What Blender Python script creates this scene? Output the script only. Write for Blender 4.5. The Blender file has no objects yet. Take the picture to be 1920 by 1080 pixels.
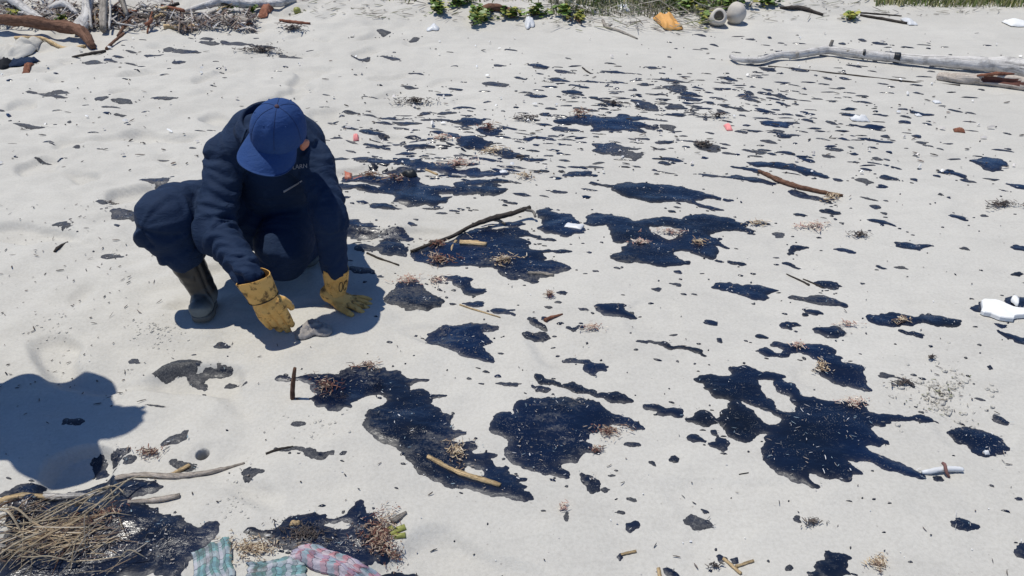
import bpy, bmesh, math, random
import numpy as np
from mathutils import Vector, Matrix, noise as mnoise
from mathutils.geometry import delaunay_2d_cdt
from mathutils.bvhtree import BVHTree

random.seed(7)
RNG = np.random.default_rng(11)
C = bpy.context.scene.collection
S = bpy.context.scene
rad = math.radians

# ------------------------------------------------------------------ camera, sky, sun, exposure
CAM_H, PITCH, FOC = 1.65, rad(30.0), 1420.0
cam = bpy.data.cameras.new('camera'); cam_o = bpy.data.objects.new('camera', cam); C.objects.link(cam_o)
cam.sensor_width = 36.0; cam.lens = FOC / 1920 * 36.0
cam.clip_start = 0.05; cam.clip_end = 3000
cam_o.location = (0, 0, CAM_H); cam_o.rotation_euler = (rad(90) - PITCH, 0, 0)
S.camera = cam_o

SUN_EL = rad(74); SUN_AZ = rad(-72)          # azimuth measured from +Y towards +X
to_sun = Vector((math.sin(SUN_AZ) * math.cos(SUN_EL), math.cos(SUN_AZ) * math.cos(SUN_EL), math.sin(SUN_EL)))
W = bpy.data.worlds.new('World'); S.world = W; W.use_nodes = True
nt = W.node_tree; bg = nt.nodes['Background']
sky = nt.nodes.new('ShaderNodeTexSky'); sky.sky_type = 'NISHITA'; sky.sun_disc = False
sky.sun_elevation = SUN_EL; sky.sun_rotation = SUN_AZ
sky.air_density = 0.6; sky.dust_density = 0.0; sky.ozone_density = 8.0
nt.links.new(sky.outputs[0], bg.inputs[0]); bg.inputs[1].default_value = 0.15
sl = bpy.data.lights.new('sun', 'SUN'); sl.energy = 4.45; sl.angle = rad(0.5); sl.color = (1.0, 0.957, 0.865)
so = bpy.data.objects.new('sun', sl); C.objects.link(so)
so.rotation_euler = to_sun.to_track_quat('Z', 'Y').to_euler()
S.view_settings.view_transform = 'Standard'; S.view_settings.look = 'None'
S.view_settings.gamma = 1.0; S.view_settings.exposure = 0.0
S.view_settings.use_curve_mapping = False
S.cycles.max_bounces = 6

# ------------------------------------------------------------------ numpy noise
def _hash(ix, iy, seed):
    n = (ix.astype(np.int64) * 374761393 + iy.astype(np.int64) * 668265263 + seed * 1442695041) & 0xFFFFFFFF
    n = ((n ^ (n >> 13)) * 1274126177) & 0xFFFFFFFF
    n = (n ^ (n >> 16)) & 0xFFFFFFFF
    return n.astype(np.float64) / 4294967295.0 * 2 * np.pi
def pn(x, y, seed=0):
    x = np.asarray(x, float); y = np.asarray(y, float)
    ix = np.floor(x); iy = np.floor(y); fx = x - ix; fy = y - iy
    ux = fx * fx * fx * (fx * (fx * 6 - 15) + 10); uy = fy * fy * fy * (fy * (fy * 6 - 15) + 10)
    def g(dx, dy):
        a = _hash(ix + dx, iy + dy, seed)
        return np.cos(a) * (fx - dx) + np.sin(a) * (fy - dy)
    n0 = g(0, 0) * (1 - ux) + g(1, 0) * ux
    n1 = g(0, 1) * (1 - ux) + g(1, 1) * ux
    return (n0 * (1 - uy) + n1 * uy) * 1.5
def fbm(x, y, seed=0, o=4):
    s = 0; a = 1.0
    for i in range(o):
        s = s + a * pn(x * 2 ** i, y * 2 ** i, seed + i * 17); a *= 0.5
    return s
def sstep(a, b, x):
    t = np.clip((np.asarray(x, float) - a) / (b - a), 0, 1); return t * t * (3 - 2 * t)

# ------------------------------------------------------------------ the sand: one height function
def toe(x):
    return 8.15 + 0.22 * np.maximum(0, x - 0.8) - 0.10 * np.maximum(0, -x - 1.5) + 0.12 * np.sin(x * 1.7)
def h_low(x, y):
    s = np.asarray(y, float) - toe(np.asarray(x, float))
    sp = np.log1p(np.exp(np.clip(s * 3, -30, 30))) / 3
    sp = np.where(s > 8, s, sp)
    return 1.25 * (1 - np.exp(-sp / 5.5))
PIT = None
def h(x, y):
    x = np.asarray(x, float); y = np.asarray(y, float)
    z = h_low(x, y)
    dune = sstep(-0.3, 0.8, y - toe(x))
    left = sstep(0.6, -1.2, x + 0.25 * (y - 2.5) * 0.4)
    near = np.exp(-np.maximum(y - 6, 0) / 14)
    rough = 0.45 + 1.0 * left + 1.2 * dune
    z = z + near * (0.012 * pn(x * 1.1, y * 1.1, 3) + rough * (0.0135 * pn(x * 3.1, y * 3.6, 5) + 0.0088 * pn(x * 7.3, y * 8.2, 9)))
    z = z + near * (0.004 + 0.006 * dune) * (1 - 0.55 * left) * pn((x * 0.94 - y * .34) * 2.2, (x * .34 + y * 0.94) * 8.0, 21)
    z = z + dune * near * (0.06 * np.abs(pn(x * 2.2, y * 3.0, 31)) + 0.03 * pn(x * 5.5, y * 6.5, 33))
    # scattered shallow footprints on the trodden side
    c = pn(x * 2.6 + 7, y * 3.4, 41)
    z = z - near * 0.030 * (0.25 + left) * sstep(0.30, 0.55, c)
    if PIT is not None:
        d = np.hypot(x - PIT[0], (y - PIT[1]))
        z = z - 0.14 * np.exp(-(d / 0.018) ** 8) + 0.004 * np.exp(-((d - 0.045) / 0.02) ** 2)
    return z

CF = np.array([0, math.cos(PITCH), -math.sin(PITCH)]); CU = np.array([0, math.sin(PITCH), math.cos(PITCH)]); CR = np.array([1.0, 0, 0])
EYE = np.array([0, 0, CAM_H])
def ray(px, py):
    px = np.asarray(px, float); py = np.asarray(py, float)
    return CF + ((px - 960) / FOC)[..., None] * CR + ((540 - py) / FOC)[..., None] * CU
_T = np.concatenate([np.linspace(0.8, 14, 260), np.linspace(14.2, 60, 100)])
def gxy(P):
    """photograph pixels -> points on the beach (n,2)"""
    P = np.atleast_2d(np.asarray(P, float)); d = ray(P[:, 0], P[:, 1])
    X = d[:, 0:1] * _T; Y = d[:, 1:2] * _T; Z = CAM_H + d[:, 2:3] * _T
    below = Z < h_low(X, Y); k = np.argmax(below, 1); k = np.where(below.any(1), np.maximum(k, 1), len(_T) - 1)
    lo = _T[k - 1]; hi = _T[k]
    for _ in range(22):
        m = (lo + hi) / 2
        b = CAM_H + d[:, 2] * m < h_low(d[:, 0] * m, d[:, 1] * m)
        hi = np.where(b, m, hi); lo = np.where(b, lo, m)
    return np.stack([d[:, 0] * hi, d[:, 1] * hi], 1)
def gpt(px, py, dz=0.0):
    q = gxy([(px, py)])[0]; return Vector((q[0], q[1], float(h(q[0], q[1])) + dz))
def at_y(px, py, Y):
    """the point on the line of sight through a pixel at forward distance Y"""
    d = ray(px, py); t = Y / d[1]; return Vector((d[0] * t, Y, CAM_H + d[2] * t))
def depth(p):
    return float(np.dot(np.asarray(p, float) - EYE, CF))
_q = gxy([(378, 846)])[0]; PIT = (_q[0], _q[1])

# ------------------------------------------------------------------ object helpers
def world_of(o):
    return (world_of(o.parent) @ o.matrix_parent_inverse if o.parent else Matrix()) @ o.matrix_basis
def mesh_obj(name, verts, faces, m, parent=None, smooth=True, uv=None, mats=None, fmat=None):
    verts = np.asarray(verts, float); base = None
    if parent is None and len(verts):
        base = np.array([verts[:, 0].mean(), verts[:, 1].mean(), verts[:, 2].min()]); verts = verts - base
    me = bpy.data.meshes.new(name); me.from_pydata([tuple(v) for v in verts], [], [tuple(f) for f in faces])
    if smooth: me.polygons.foreach_set('use_smooth', [True] * len(me.polygons))
    if uv is not None:
        ul = me.uv_layers.new(name='UVMap')
        li = np.zeros(len(me.loops), np.int32); me.loops.foreach_get('vertex_index', li)
        ul.data.foreach_set('uv', np.asarray(uv, np.float32)[li].ravel())
    if m: me.materials.append(m)
    for x in (mats or []): me.materials.append(x)
    if fmat is not None: me.polygons.foreach_set('material_index', np.asarray(fmat, np.int32))
    me.update()
    o = bpy.data.objects.new(name, me); C.objects.link(o)
    if parent: o.parent = parent; o.matrix_parent_inverse = world_of(parent).inverted()
    if base is not None: o.location = base
    return o
def tag(o, label=None, cat=None, group=None, kind=None):
    if label: o['label'] = label
    if cat: o['category'] = cat
    if group: o['group'] = group
    if kind: o['kind'] = kind
    return o
def empty(name, loc=(0, 0, 0)):
    o = bpy.data.objects.new(name, None); C.objects.link(o); o.empty_display_size = 0.05
    o.location = loc
    return o
def attr(o, name, vals, kind='FLOAT'):
    a = o.data.attributes.new(name, kind, 'POINT')
    if kind == 'FLOAT': a.data.foreach_set('value', np.asarray(vals, np.float32))
    else: a.data.foreach_set('color', np.asarray(vals, np.float32).ravel())

# ------------------------------------------------------------------ materials
class NB:
    def __init__(s, name):
        s.m = bpy.data.materials.new(name); s.m.use_nodes = True; s.t = s.m.node_tree; s.b = s.t.nodes['Principled BSDF']
    def n(s, typ, **kw):
        x = s.t.nodes.new(typ)
        for k, v in kw.items():
            if k.startswith('i_'):
                key = k[2:]; key = int(key) if key.isdigit() else key.replace('_', ' ')
                x.inputs[key].default_value = v
            else: setattr(x, k, v)
        return x
    def l(s, a, b): s.t.links.new(a, b)
    def coord(s, kind='Object', raw=False):
        c = s.n('ShaderNodeTexCoord').outputs[kind]
        if kind != 'Object' or raw: return c
        if not hasattr(s, 'oc'):      # every object gets its own piece of the pattern
            oi = s.n('ShaderNodeObjectInfo'); ad = s.n('ShaderNodeVectorMath'); ad.operation = 'ADD'
            s.l(c, ad.inputs[0]); s.l(s.math('MULTIPLY', oi.outputs['Random'], 40.0), ad.inputs[1]); s.oc = ad.outputs[0]
        return s.oc
    def mapped(s, src, scale, rot=(0, 0, 0)):
        mp = s.n('ShaderNodeMapping'); mp.inputs['Scale'].default_value = scale; mp.inputs['Rotation'].default_value = rot
        s.l(src, mp.inputs[0]); return mp.outputs[0]
    def noise(s, src, scale, detail=4, rough=0.55, dist=0.0):
        x = s.n('ShaderNodeTexNoise'); x.inputs['Scale'].default_value = scale; x.inputs['Detail'].default_value = detail
        x.inputs['Roughness'].default_value = rough; x.inputs['Distortion'].default_value = dist
        s.l(src, x.inputs['Vector']); return x.outputs['Fac']
    def ramp(s, fac, stops):
        r = s.n('ShaderNodeValToRGB'); e = r.color_ramp.elements
        while len(e) < len(stops): e.new(0.5)
        for el, (p, c) in zip(e, stops):
            el.position = p; el.color = (*c, 1) if len(c) == 3 else c
        s.l(fac, r.inputs[0]); return r.outputs[0]
    def mix(s, fac, a, b, mode='MIX'):
        x = s.n('ShaderNodeMix'); x.data_type = 'RGBA'; x.blend_type = mode
        for sock, v in ((0, fac), (6, a), (7, b)):
            if hasattr(v, 'is_linked') or isinstance(v, bpy.types.NodeSocket): s.l(v, x.inputs[sock])
            else: x.inputs[sock].default_value = v if sock == 0 else (*v, 1)
        return x.outputs[2]
    def math(s, op, a, b=0.0, clamp=False):
        x = s.n('ShaderNodeMath'); x.operation = op; x.use_clamp = clamp
        for i, v in enumerate((a, b)):
            if isinstance(v, bpy.types.NodeSocket): s.l(v, x.inputs[i])
            else: x.inputs[i].default_value = v
        return x.outputs[0]
    def bump(s, hgt, strength=0.3, distance=0.01, normal=None):
        x = s.n('ShaderNodeBump'); x.inputs['Strength'].default_value = strength; x.inputs['Distance'].default_value = distance
        s.l(hgt, x.inputs['Height'])
        if normal is not None: s.l(normal, x.inputs['Normal'])
        return x.outputs[0]
    def out(s, col=None, rough=None, nrm=None, spec=0.5):
        for sock, v in (('Base Color', col), ('Roughness', rough), ('Normal', nrm)):
            if v is None: continue
            if isinstance(v, bpy.types.NodeSocket): s.l(v, s.b.inputs[sock])
            else: s.b.inputs[sock].default_value = (*v, 1) if sock == 'Base Color' else v
        s.b.inputs['Specular IOR Level'].default_value = spec
        return s.m

def mat_sand():
    b = NB('sand'); o = b.coord()
    big = b.noise(o, 0.9, 5, 0.6); mid = b.noise(b.mapped(o, (5, 14, 5), (0, 0, rad(-12))), 1.0, 5, 0.6); fine = b.noise(o, 90, 4, 0.7); grain = b.noise(o, 520, 2, 0.6)
    c = b.ramp(big, [(0.3, (0.405, 0.392, 0.360)), (0.7, (0.53, 0.515, 0.475))])
    c = b.mix(b.math('MULTIPLY', b.ramp(mid, [(0.45, (0, 0, 0)), (0.75, (1, 1, 1))]), 0.5), c, (0.39, 0.38, 0.355))
    st = b.ramp(b.noise(b.mapped(o, (1.5, 4.0, 1.5), (0, 0, rad(-14))), 1.0, 6, 0.65, 0.4), [(0.54, (0, 0, 0)), (0.72, (1, 1, 1))])
    c = b.mix(b.math('MULTIPLY', st, 0.5), c, (0.33, 0.32, 0.30))
    pz = b.n('ShaderNodeMapRange'); pz.inputs[1].default_value = 0.05; pz.inputs[2].default_value = 0.35; sz = b.n('ShaderNodeSeparateXYZ'); b.l(b.coord('Object', True), sz.inputs[0]); b.l(sz.outputs[2], pz.inputs[0])
    c = b.mix(b.math('MULTIPLY', pz.outputs[0], 0.6), c, b.mix(b.noise(o, 5, 5, .65), (0.30, 0.275, 0.245), (0.50, 0.465, 0.42)))
    c = b.mix(0.42, c, b.ramp(fine, [(0.3, (0.38, 0.365, 0.33)), (0.55, (0.51, 0.495, 0.455)), (0.8, (0.59, 0.575, 0.53))]))
    c = b.mix(b.math('MULTIPLY', b.ramp(grain, [(0.30, (1, 1, 1)), (0.42, (0, 0, 0))]), 0.3), c, (0.20, 0.185, 0.17))
    vo = b.n('ShaderNodeTexVoronoi'); vo.inputs['Scale'].default_value = 34; b.l(o, vo.inputs['Vector'])
    speck = b.math('LESS_THAN', vo.outputs['Distance'], 0.10)
    keep = b.math('GREATER_THAN', b.noise(o, 7, 2), 0.56)
    c = b.mix(b.math('MULTIPLY', b.math('MULTIPLY', speck, keep), 0.4), c, (0.16, 0.14, 0.13))
    sxyz = b.n('ShaderNodeSeparateXYZ'); b.l(o, sxyz.inputs[0])
    hh = b.math('ADD', b.math('MULTIPLY', b.noise(o, 26, 5, 0.65), 0.6), b.math('MULTIPLY', grain, 0.25))
    hh = b.math('ADD', hh, b.math('MULTIPLY', b.noise(b.mapped(o, (6, 26, 6), (0, 0, rad(-12))), 1.0, 4, 0.6), 0.5))
    nr = b.bump(hh, 0.55, 0.012)
    return b.out(c, 0.95, nr, 0.15)
def mat_oil():
    b = NB('crude_oil'); o = b.coord()
    a = b.n('ShaderNodeAttribute'); a.attribute_name = 'dry'
    n1 = b.noise(b.mapped(o, (9, 22, 9), (0, 0, rad(-10))), 1.0, 5, 0.62); n2 = b.noise(o, 60, 5, 0.7); n3 = b.noise(o, 200, 3, 0.6)
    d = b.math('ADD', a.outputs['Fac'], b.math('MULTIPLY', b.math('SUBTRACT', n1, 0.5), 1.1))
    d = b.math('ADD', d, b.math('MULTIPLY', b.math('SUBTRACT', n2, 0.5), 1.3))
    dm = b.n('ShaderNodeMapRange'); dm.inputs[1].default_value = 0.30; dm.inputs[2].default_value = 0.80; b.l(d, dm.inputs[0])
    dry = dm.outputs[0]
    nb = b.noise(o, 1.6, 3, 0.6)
    c = b.mix(b.ramp(nb, [(0.35, (0, 0, 0)), (0.65, (1, 1, 1))]), b.mix(n1, (0.002, 0.003, 0.006), (0.003, 0.006, 0.014)), b.mix(n1, (0.0012, 0.005, 0.018), (0.002, 0.009, 0.037)))  # blue of the reflected sky painted into the oil colour, in broad patches
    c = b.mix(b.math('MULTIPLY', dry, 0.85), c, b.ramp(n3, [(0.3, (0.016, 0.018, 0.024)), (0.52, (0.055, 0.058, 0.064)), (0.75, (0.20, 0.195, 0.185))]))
    vo = b.n('ShaderNodeTexVoronoi'); vo.inputs['Scale'].default_value = 170; b.l(o, vo.inputs['Vector'])
    gr = b.math('MULTIPLY', b.math('LESS_THAN', vo.outputs['Distance'], 0.22), b.ramp(b.noise(o, 11, 4, 0.7), [(0.46, (0, 0, 0)), (0.62, (1, 1, 1))]))
    c = b.mix(b.math('MULTIPLY', gr, 0.7), c, (0.17, 0.17, 0.165))
    # thin greyish scum streaks
    sc = b.ramp(b.noise(b.mapped(o, (30, 75, 30), (0, 0, rad(-15))), 1.0, 6, 0.7, 0.8), [(0.60, (0, 0, 0)), (0.70, (1, 1, 1))])
    c = b.mix(b.math('MULTIPLY', sc, 0.35), c, (0.07, 0.08, 0.09))
    ea = b.n('ShaderNodeAttribute'); ea.attribute_name = 'edge'
    r = b.math('ADD', 0.20, b.math('MULTIPLY', dry, 0.5)); r = b.math('ADD', r, b.math('MULTIPLY', ea.outputs['Fac'], 0.4), True); r = b.math('ADD', r, b.math('MULTIPLY', sc, 0.2))
    hh = b.math('ADD', b.noise(b.mapped(o, (1, 1.6, 1)), 36, 5, 0.6), b.math('MULTIPLY', b.math('MULTIPLY', n3, dry), 1.0))
    nr = b.bump(hh, 0.34, 0.006)
    # the film breaks up into grains along its rim
    br = b.math('ADD', b.noise(o, 85, 3, 0.65), b.math('MULTIPLY', b.math('SUBTRACT', 1.0, ea.outputs['Fac']), 0.9))
    b.l(b.math('GREATER_THAN', br, 0.50), b.b.inputs['Alpha'])
    b.out(c, r, nr, 0.5)
    b.b.inputs['IOR'].default_value = 1.48
    return b.m
def mat_wood(name, c0, c1, rough=0.88):
    b = NB(name); uv = b.coord('UV'); o = b.coord(); ov = b.n('ShaderNodeVectorMath'); ov.operation = 'ADD'
    oi = b.n('ShaderNodeObjectInfo'); b.l(uv, ov.inputs[0]); b.l(b.math('MULTIPLY', oi.outputs['Random'], 23.0), ov.inputs[1]); uv = ov.outputs[0]
    g = b.noise(b.mapped(uv, (2.6, 13, 1)), 1.0, 6, 0.7); cr = b.noise(b.mapped(uv, (1.1, 24, 1)), 1.0, 4, 0.6, .3); k = b.noise(o, 13, 5, 0.65); k2 = b.noise(o, 46, 4, 0.6)
    c = b.ramp(g, [(0.25, c0), (0.75, c1)])
    c = b.mix(b.math('MULTIPLY', b.ramp(cr, [(0.34, (1, 1, 1)), (0.44, (0, 0, 0))]), 0.85), c, tuple(x * 0.28 for x in c0))
    c = b.mix(b.math('MULTIPLY', b.ramp(k, [(0.50, (0, 0, 0)), (0.64, (1, 1, 1))]), 0.6), c, tuple(x * 0.5 for x in c0))
    c = b.mix(b.math('MULTIPLY', b.ramp(k2, [(0.55, (0, 0, 0)), (0.7, (1, 1, 1))]), 0.4), c, tuple(min(.8, x * 1.25) for x in c1))
    hh = b.math('ADD', g, b.math('MULTIPLY', cr, 1.2)); hh = b.math('ADD', hh, k2)
    return b.out(c, rough, b.bump(hh, 0.9, 0.006), 0.15)
def mat_plain(name, c, rough=0.7, var=0.25, scale=30, bump=0.2, spec=0.4, bscale=None):
    b = NB(name); o = b.coord(); n = b.noise(o, scale, 5, 0.6)
    col = b.mix(n, tuple(x * (1 - var) for x in c), tuple(min(1, x * (1 + var)) for x in c))
    return b.out(col, rough, b.bump(b.noise(o, bscale or scale * 3, 4, 0.6), bump, 0.003), spec)
def mat_fabric(name, c, dust=(0.10, 0.11, 0.13), dustk=0.25):
    b = NB(name); o = b.coord(); n = b.noise(o, 6, 5, 0.6); f = b.noise(o, 420, 2, 0.5); s = b.noise(o, 26, 5, 0.65)
    col = b.mix(n, tuple(x * 0.75 for x in c), tuple(x * 1.3 for x in c))
    col = b.mix(b.math('MULTIPLY', b.ramp(s, [(0.52, (0, 0, 0)), (0.75, (1, 1, 1))]), dustk), col, dust)
    col = b.mix(0.25, col, b.mix(f, tuple(x * 0.5 for x in c), tuple(x * 1.8 for x in c)))
    nr = b.bump(f, 0.12, 0.001, b.bump(b.noise(b.mapped(o, (1, 1, 2.4)), 24, 5, 0.6, 0.7), 0.6, 0.009))
    b.out(col, 0.85, nr, 0.25); b.b.inputs['Sheen Weight'].default_value = 0.0
    return b.m
def mat_leather():
    b = NB('glove_leather'); o = b.coord(); n = b.noise(o, 14, 5, 0.6); s = b.noise(o, 30, 6, 0.66); f = b.noise(o, 300, 3, 0.6)
    col = b.mix(n, (0.58, 0.32, 0.08), (0.75, 0.455, 0.155))
    col = b.mix(b.math('MULTIPLY', b.ramp(b.noise(o, 24, 4, 0.6), [(0.5, (0, 0, 0)), (0.7, (1, 1, 1))]), 0.7), col, (0.50, 0.24, 0.05))
    col = b.mix(b.math('MULTIPLY', b.ramp(s, [(0.53, (0, 0, 0)), (0.63, (1, 1, 1))]), 0.85), col, (0.075, 0.042, 0.018))
    return b.out(col, 0.8, b.bump(f, 0.3, 0.002, b.bump(n, 0.4, 0.006)), 0.3)
def mat_leather_palm():
    return mat_plain('glove_palm', (0.52, 0.48, 0.42), 0.85, 0.35, 30)
def mat_skin():
    return mat_plain('skin', (0.42, 0.17, 0.11), 0.5, 0.15, 40, 0.15, 0.4)
def mat_rubber():
    b = NB('boot_rubber'); o = b.coord(); n = b.noise(o, 22, 5, 0.65)
    sx = b.n('ShaderNodeSeparateXYZ'); b.l(b.coord('Object', True), sx.inputs[0])
    low = b.n('ShaderNodeMapRange'); low.inputs[1].default_value = 0.115; low.inputs[2].default_value = 0.07; b.l(sx.outputs[2], low.inputs[0])
    dust = b.math('MULTIPLY', low.outputs[0], b.math('ADD', 0.25, b.math('MULTIPLY', n, 0.8)), True)
    dust = b.math('ADD', dust, b.math('MULTIPLY', b.ramp(n, [(0.5, (0, 0, 0)), (0.8, (1, 1, 1))]), 0.04))
    col = b.mix(dust, (0.014, 0.013, 0.013), (0.19, 0.22, 0.22))
    r = b.math('ADD', 0.38, b.math('MULTIPLY', dust, 0.45))
    return b.out(col, r, b.bump(n, 0.25, 0.004), 0.5)
def mat_litter():
    b = NB('litter'); a = b.n('ShaderNodeVertexColor'); a.layer_name = 'col'
    return b.out(a.outputs[0], 0.75, None, 0.3)
def mat_plaid(name, base, alt, third):
    b = NB(name); uv = b.coord('UV'); sx = b.n('ShaderNodeSeparateXYZ'); b.l(uv, sx.inputs[0])
    def stripe(sock, freq, lo, hi):
        f = b.math('FRACT', b.math('MULTIPLY', sock, freq))
        return b.math('MULTIPLY', b.math('GREATER_THAN', f, lo), b.math('LESS_THAN', f, hi))
    u, v = sx.outputs[0], sx.outputs[1]
    c = b.mix(b.math('MULTIPLY', stripe(u, 3, 0.0, 0.30), 0.7), base, (0.40, 0.42, 0.46))
    c = b.mix(b.math('MULTIPLY', stripe(u, 3, 0.55, 0.8), 0.8), c, alt)
    c = b.mix(b.math('MULTIPLY', stripe(v, 2, 0.0, 0.35), 0.45), c, (0.42, 0.38, 0.42))
    c = b.mix(b.math('MULTIPLY', stripe(v, 2, 0.6, 0.85), 0.45), c, third)
    c = b.mix(b.math('MULTIPLY', stripe(u, 6, 0.0, 0.06), 0.75), c, (0.04, 0.05, 0.08))
    c = b.mix(b.math('MULTIPLY', stripe(v, 4, 0.0, 0.06), 0.75), c, (0.04, 0.05, 0.08))
    n = b.noise(b.coord(), 9, 6, 0.75)
    c = b.mix(b.math('MULTIPLY', b.ramp(n, [(0.52, (0, 0, 0)), (0.66, (1, 1, 1))]), 0.8), c, (0.045, 0.04, 0.035))
    return b.out(c, 0.9, b.bump(b.noise(b.coord(), 60, 5), 0.5, 0.006), 0.2)

M = dict(
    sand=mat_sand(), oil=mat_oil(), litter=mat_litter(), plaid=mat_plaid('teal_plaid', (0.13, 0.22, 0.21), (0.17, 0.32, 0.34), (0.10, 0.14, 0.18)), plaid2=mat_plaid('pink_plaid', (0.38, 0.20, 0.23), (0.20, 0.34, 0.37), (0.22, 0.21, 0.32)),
    wood_white=mat_wood('bleached_wood', (0.42, 0.40, 0.38), (0.66, 0.64, 0.61)),
    wood_grey=mat_wood('grey_wood', (0.22, 0.20, 0.175), (0.42, 0.38, 0.33)),
    wood_brown=mat_wood('brown_wood', (0.10, 0.052, 0.036), (0.24, 0.135, 0.09)),
    wood_red=mat_wood('red_brown_wood', (0.17, 0.065, 0.04), (0.36, 0.17, 0.11)),
    wood_dark=mat_wood('dark_wet_wood', (0.028, 0.024, 0.022), (0.085, 0.07, 0.06), 0.55),
    wood_tan=mat_wood('pale_tan_wood', (0.52, 0.36, 0.18), (0.70, 0.54, 0.33)),
    reed=mat_wood('dry_reed', (0.44, 0.35, 0.24), (0.70, 0.61, 0.46)), wood_pale=mat_wood('pale_wood', (0.34, 0.29, 0.24), (0.60, 0.53, 0.46)),
    hollow=mat_plain('rotten_core', (0.10, 0.04, 0.03), 0.9, 0.5, 40, 0.6),
    navy=mat_fabric('navy_cotton', (0.0064, 0.0185, 0.050), (0.024, 0.047, 0.092), 0.35), cap=mat_fabric('cap_cotton', (0.0135, 0.043, 0.145), (0.04, 0.075, 0.16), 0.3),
    capseam=mat_plain('cap_seam', (0.007, 0.020, 0.075), 0.9),
    capdark=mat_plain('cap_button', (0.06, 0.035, 0.05), 0.8),
    patch=mat_plain('hook_patch', (0.006, 0.008, 0.013), 0.95), thread=mat_plain('pale_thread', (0.27, 0.27, 0.30), 0.8),
    leather=mat_leather(), palm=mat_leather_palm(), ink=mat_plain('ink', (0.05, 0.035, 0.02), 0.7),
    skin=mat_skin(), hair=mat_plain('hair', (0.012, 0.010, 0.009), 0.6), rubber=mat_rubber(),
    sole=mat_plain('dusty_sole', (0.11, 0.115, 0.11), 0.9, 0.4), white=mat_plain('white_foam', (0.72, 0.72, 0.70), 0.7, 0.16, 14, 0.6),
    plastic=mat_plain('white_plastic', (0.58, 0.59, 0.60), 0.45, 0.3, 20), blueplastic=mat_plain('pale_blue_plastic', (0.35, 0.50, 0.60), 0.4, 0.1),
    orange=mat_plain('orange_plastic', (0.60, 0.31, 0.09), 0.7, 0.3), pink=mat_plain('pink_plastic', (0.75, 0.26, 0.25), 0.5, 0.15),
    shell=mat_plain('crab_shell', (0.40, 0.13, 0.08), 0.5, 0.35), husk=mat_plain('grey_husk', (0.26, 0.24, 0.225), 0.9, 0.45, 50, 0.8),
    drum=mat_plain('sandy_plastic', (0.50, 0.46, 0.40), 0.8, 0.3, 14), black=mat_plain('black_wrap', (0.012, 0.014, 0.016), 0.5),
    leaf=mat_plain('yellow_green_leaf', (0.24, 0.25, 0.06), 0.5, 0.25), khaki=mat_fabric('khaki_cotton', (0.10, 0.09, 0.06)),
    brownribbon=mat_plain('brown_strap', (0.16, 0.08, 0.07), 0.8),
)
# ------------------------------------------------------------------ ground sheet
def build_ground():
    fine = np.linspace(-0.66, 0.66, 560)
    g = 0.66 + np.cumsum(0.004 * 1.13 ** np.arange(60)); g = g[g < 110]
    s = np.concatenate([-g[::-1], fine, g])
    yf = [1.15]
    while yf[-1] < 12.5: yf.append(yf[-1] + 0.0042 * max(1.3, yf[-1]) ** 1.1)
    yb = 12.5 + np.cumsum(0.06 * 1.12 ** np.arange(60)); yb = yb[yb < 420]
    yn = 1.15 - np.cumsum(0.02 * 1.13 ** np.arange(50)); yn = yn[yn > -60][::-1]
    ys = np.concatenate([yn, yf, yb])
    ys = np.unique(np.concatenate([ys, PIT[1] + np.arange(-.05, .05, .0022)]))
    s = np.unique(np.concatenate([s, PIT[0] / (PIT[1] + 1.05) + np.arange(-.02, .02, .0008)]))
    w = np.maximum(1.1, ys + 1.05)
    X = s[None, :] * w[:, None]; Y = np.repeat(ys[:, None], len(s), 1)
    Z = h(X, Y)
    far = sstep(18, 60, np.hypot(X, Y)); Z = Z + far * 0.25 * pn(X * .05, Y * .05, 77)
    n, k = X.shape
    v = np.stack([X, Y, Z], -1).reshape(-1, 3)
    i = np.arange(n * k).reshape(n, k)
    f = np.stack([i[:-1, :-1], i[:-1, 1:], i[1:, 1:], i[1:, :-1]], -1).reshape(-1, 4)
    me = bpy.data.meshes.new('sand_beach')
    me.vertices.add(len(v)); me.vertices.foreach_set('co', v.ravel().astype(np.float32))
    me.loops.add(f.size); me.loops.foreach_set('vertex_index', f.ravel().astype(np.int32))
    me.polygons.add(len(f)); me.polygons.foreach_set('loop_start', np.arange(0, f.size, 4, dtype=np.int32))
    me.polygons.foreach_set('loop_total', np.full(len(f), 4, np.int32))
    me.polygons.foreach_set('use_smooth', np.ones(len(f), bool))
    me.update(calc_edges=True); me.validate()
    me.materials.append(M['sand'])
    o = bpy.data.objects.new('sand_beach', me); C.objects.link(o)
    tag(o, 'pale grey sand beach rising to a low dune', kind='structure')
build_ground()

# ------------------------------------------------------------------ oil
CROPS = dict(A=(640, 0, 3), B=(1280, 0, 3), C=(620, 180, 3.6), D=(1000, 240, 3.6), E=(1400, 200, 3.177), F=(640, 380, 3.376), G=(1080, 500, 3.6),
    H=(1400, 500, 3.6), I=(1180, 660, 2.5716), J=(860, 660, 2.5722), K=(440, 660, 2.571), L=(0, 660, 2.571), N=(0, 140, 4), P=(0, 400, 4),
    V=(640, 120, 3), W=(1200, 140, 4), X=(1560, 180, 4.5), Y=(1760, 520, 6.75), Q=(400, 480, 6), Z=(0, 0, 1))
def pp(crop, s):
    ox, oy, k = CROPS[crop]
    return np.array([[float(a) for a in t.split(',')] for t in s.split()]) / k + (ox, oy)

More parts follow.
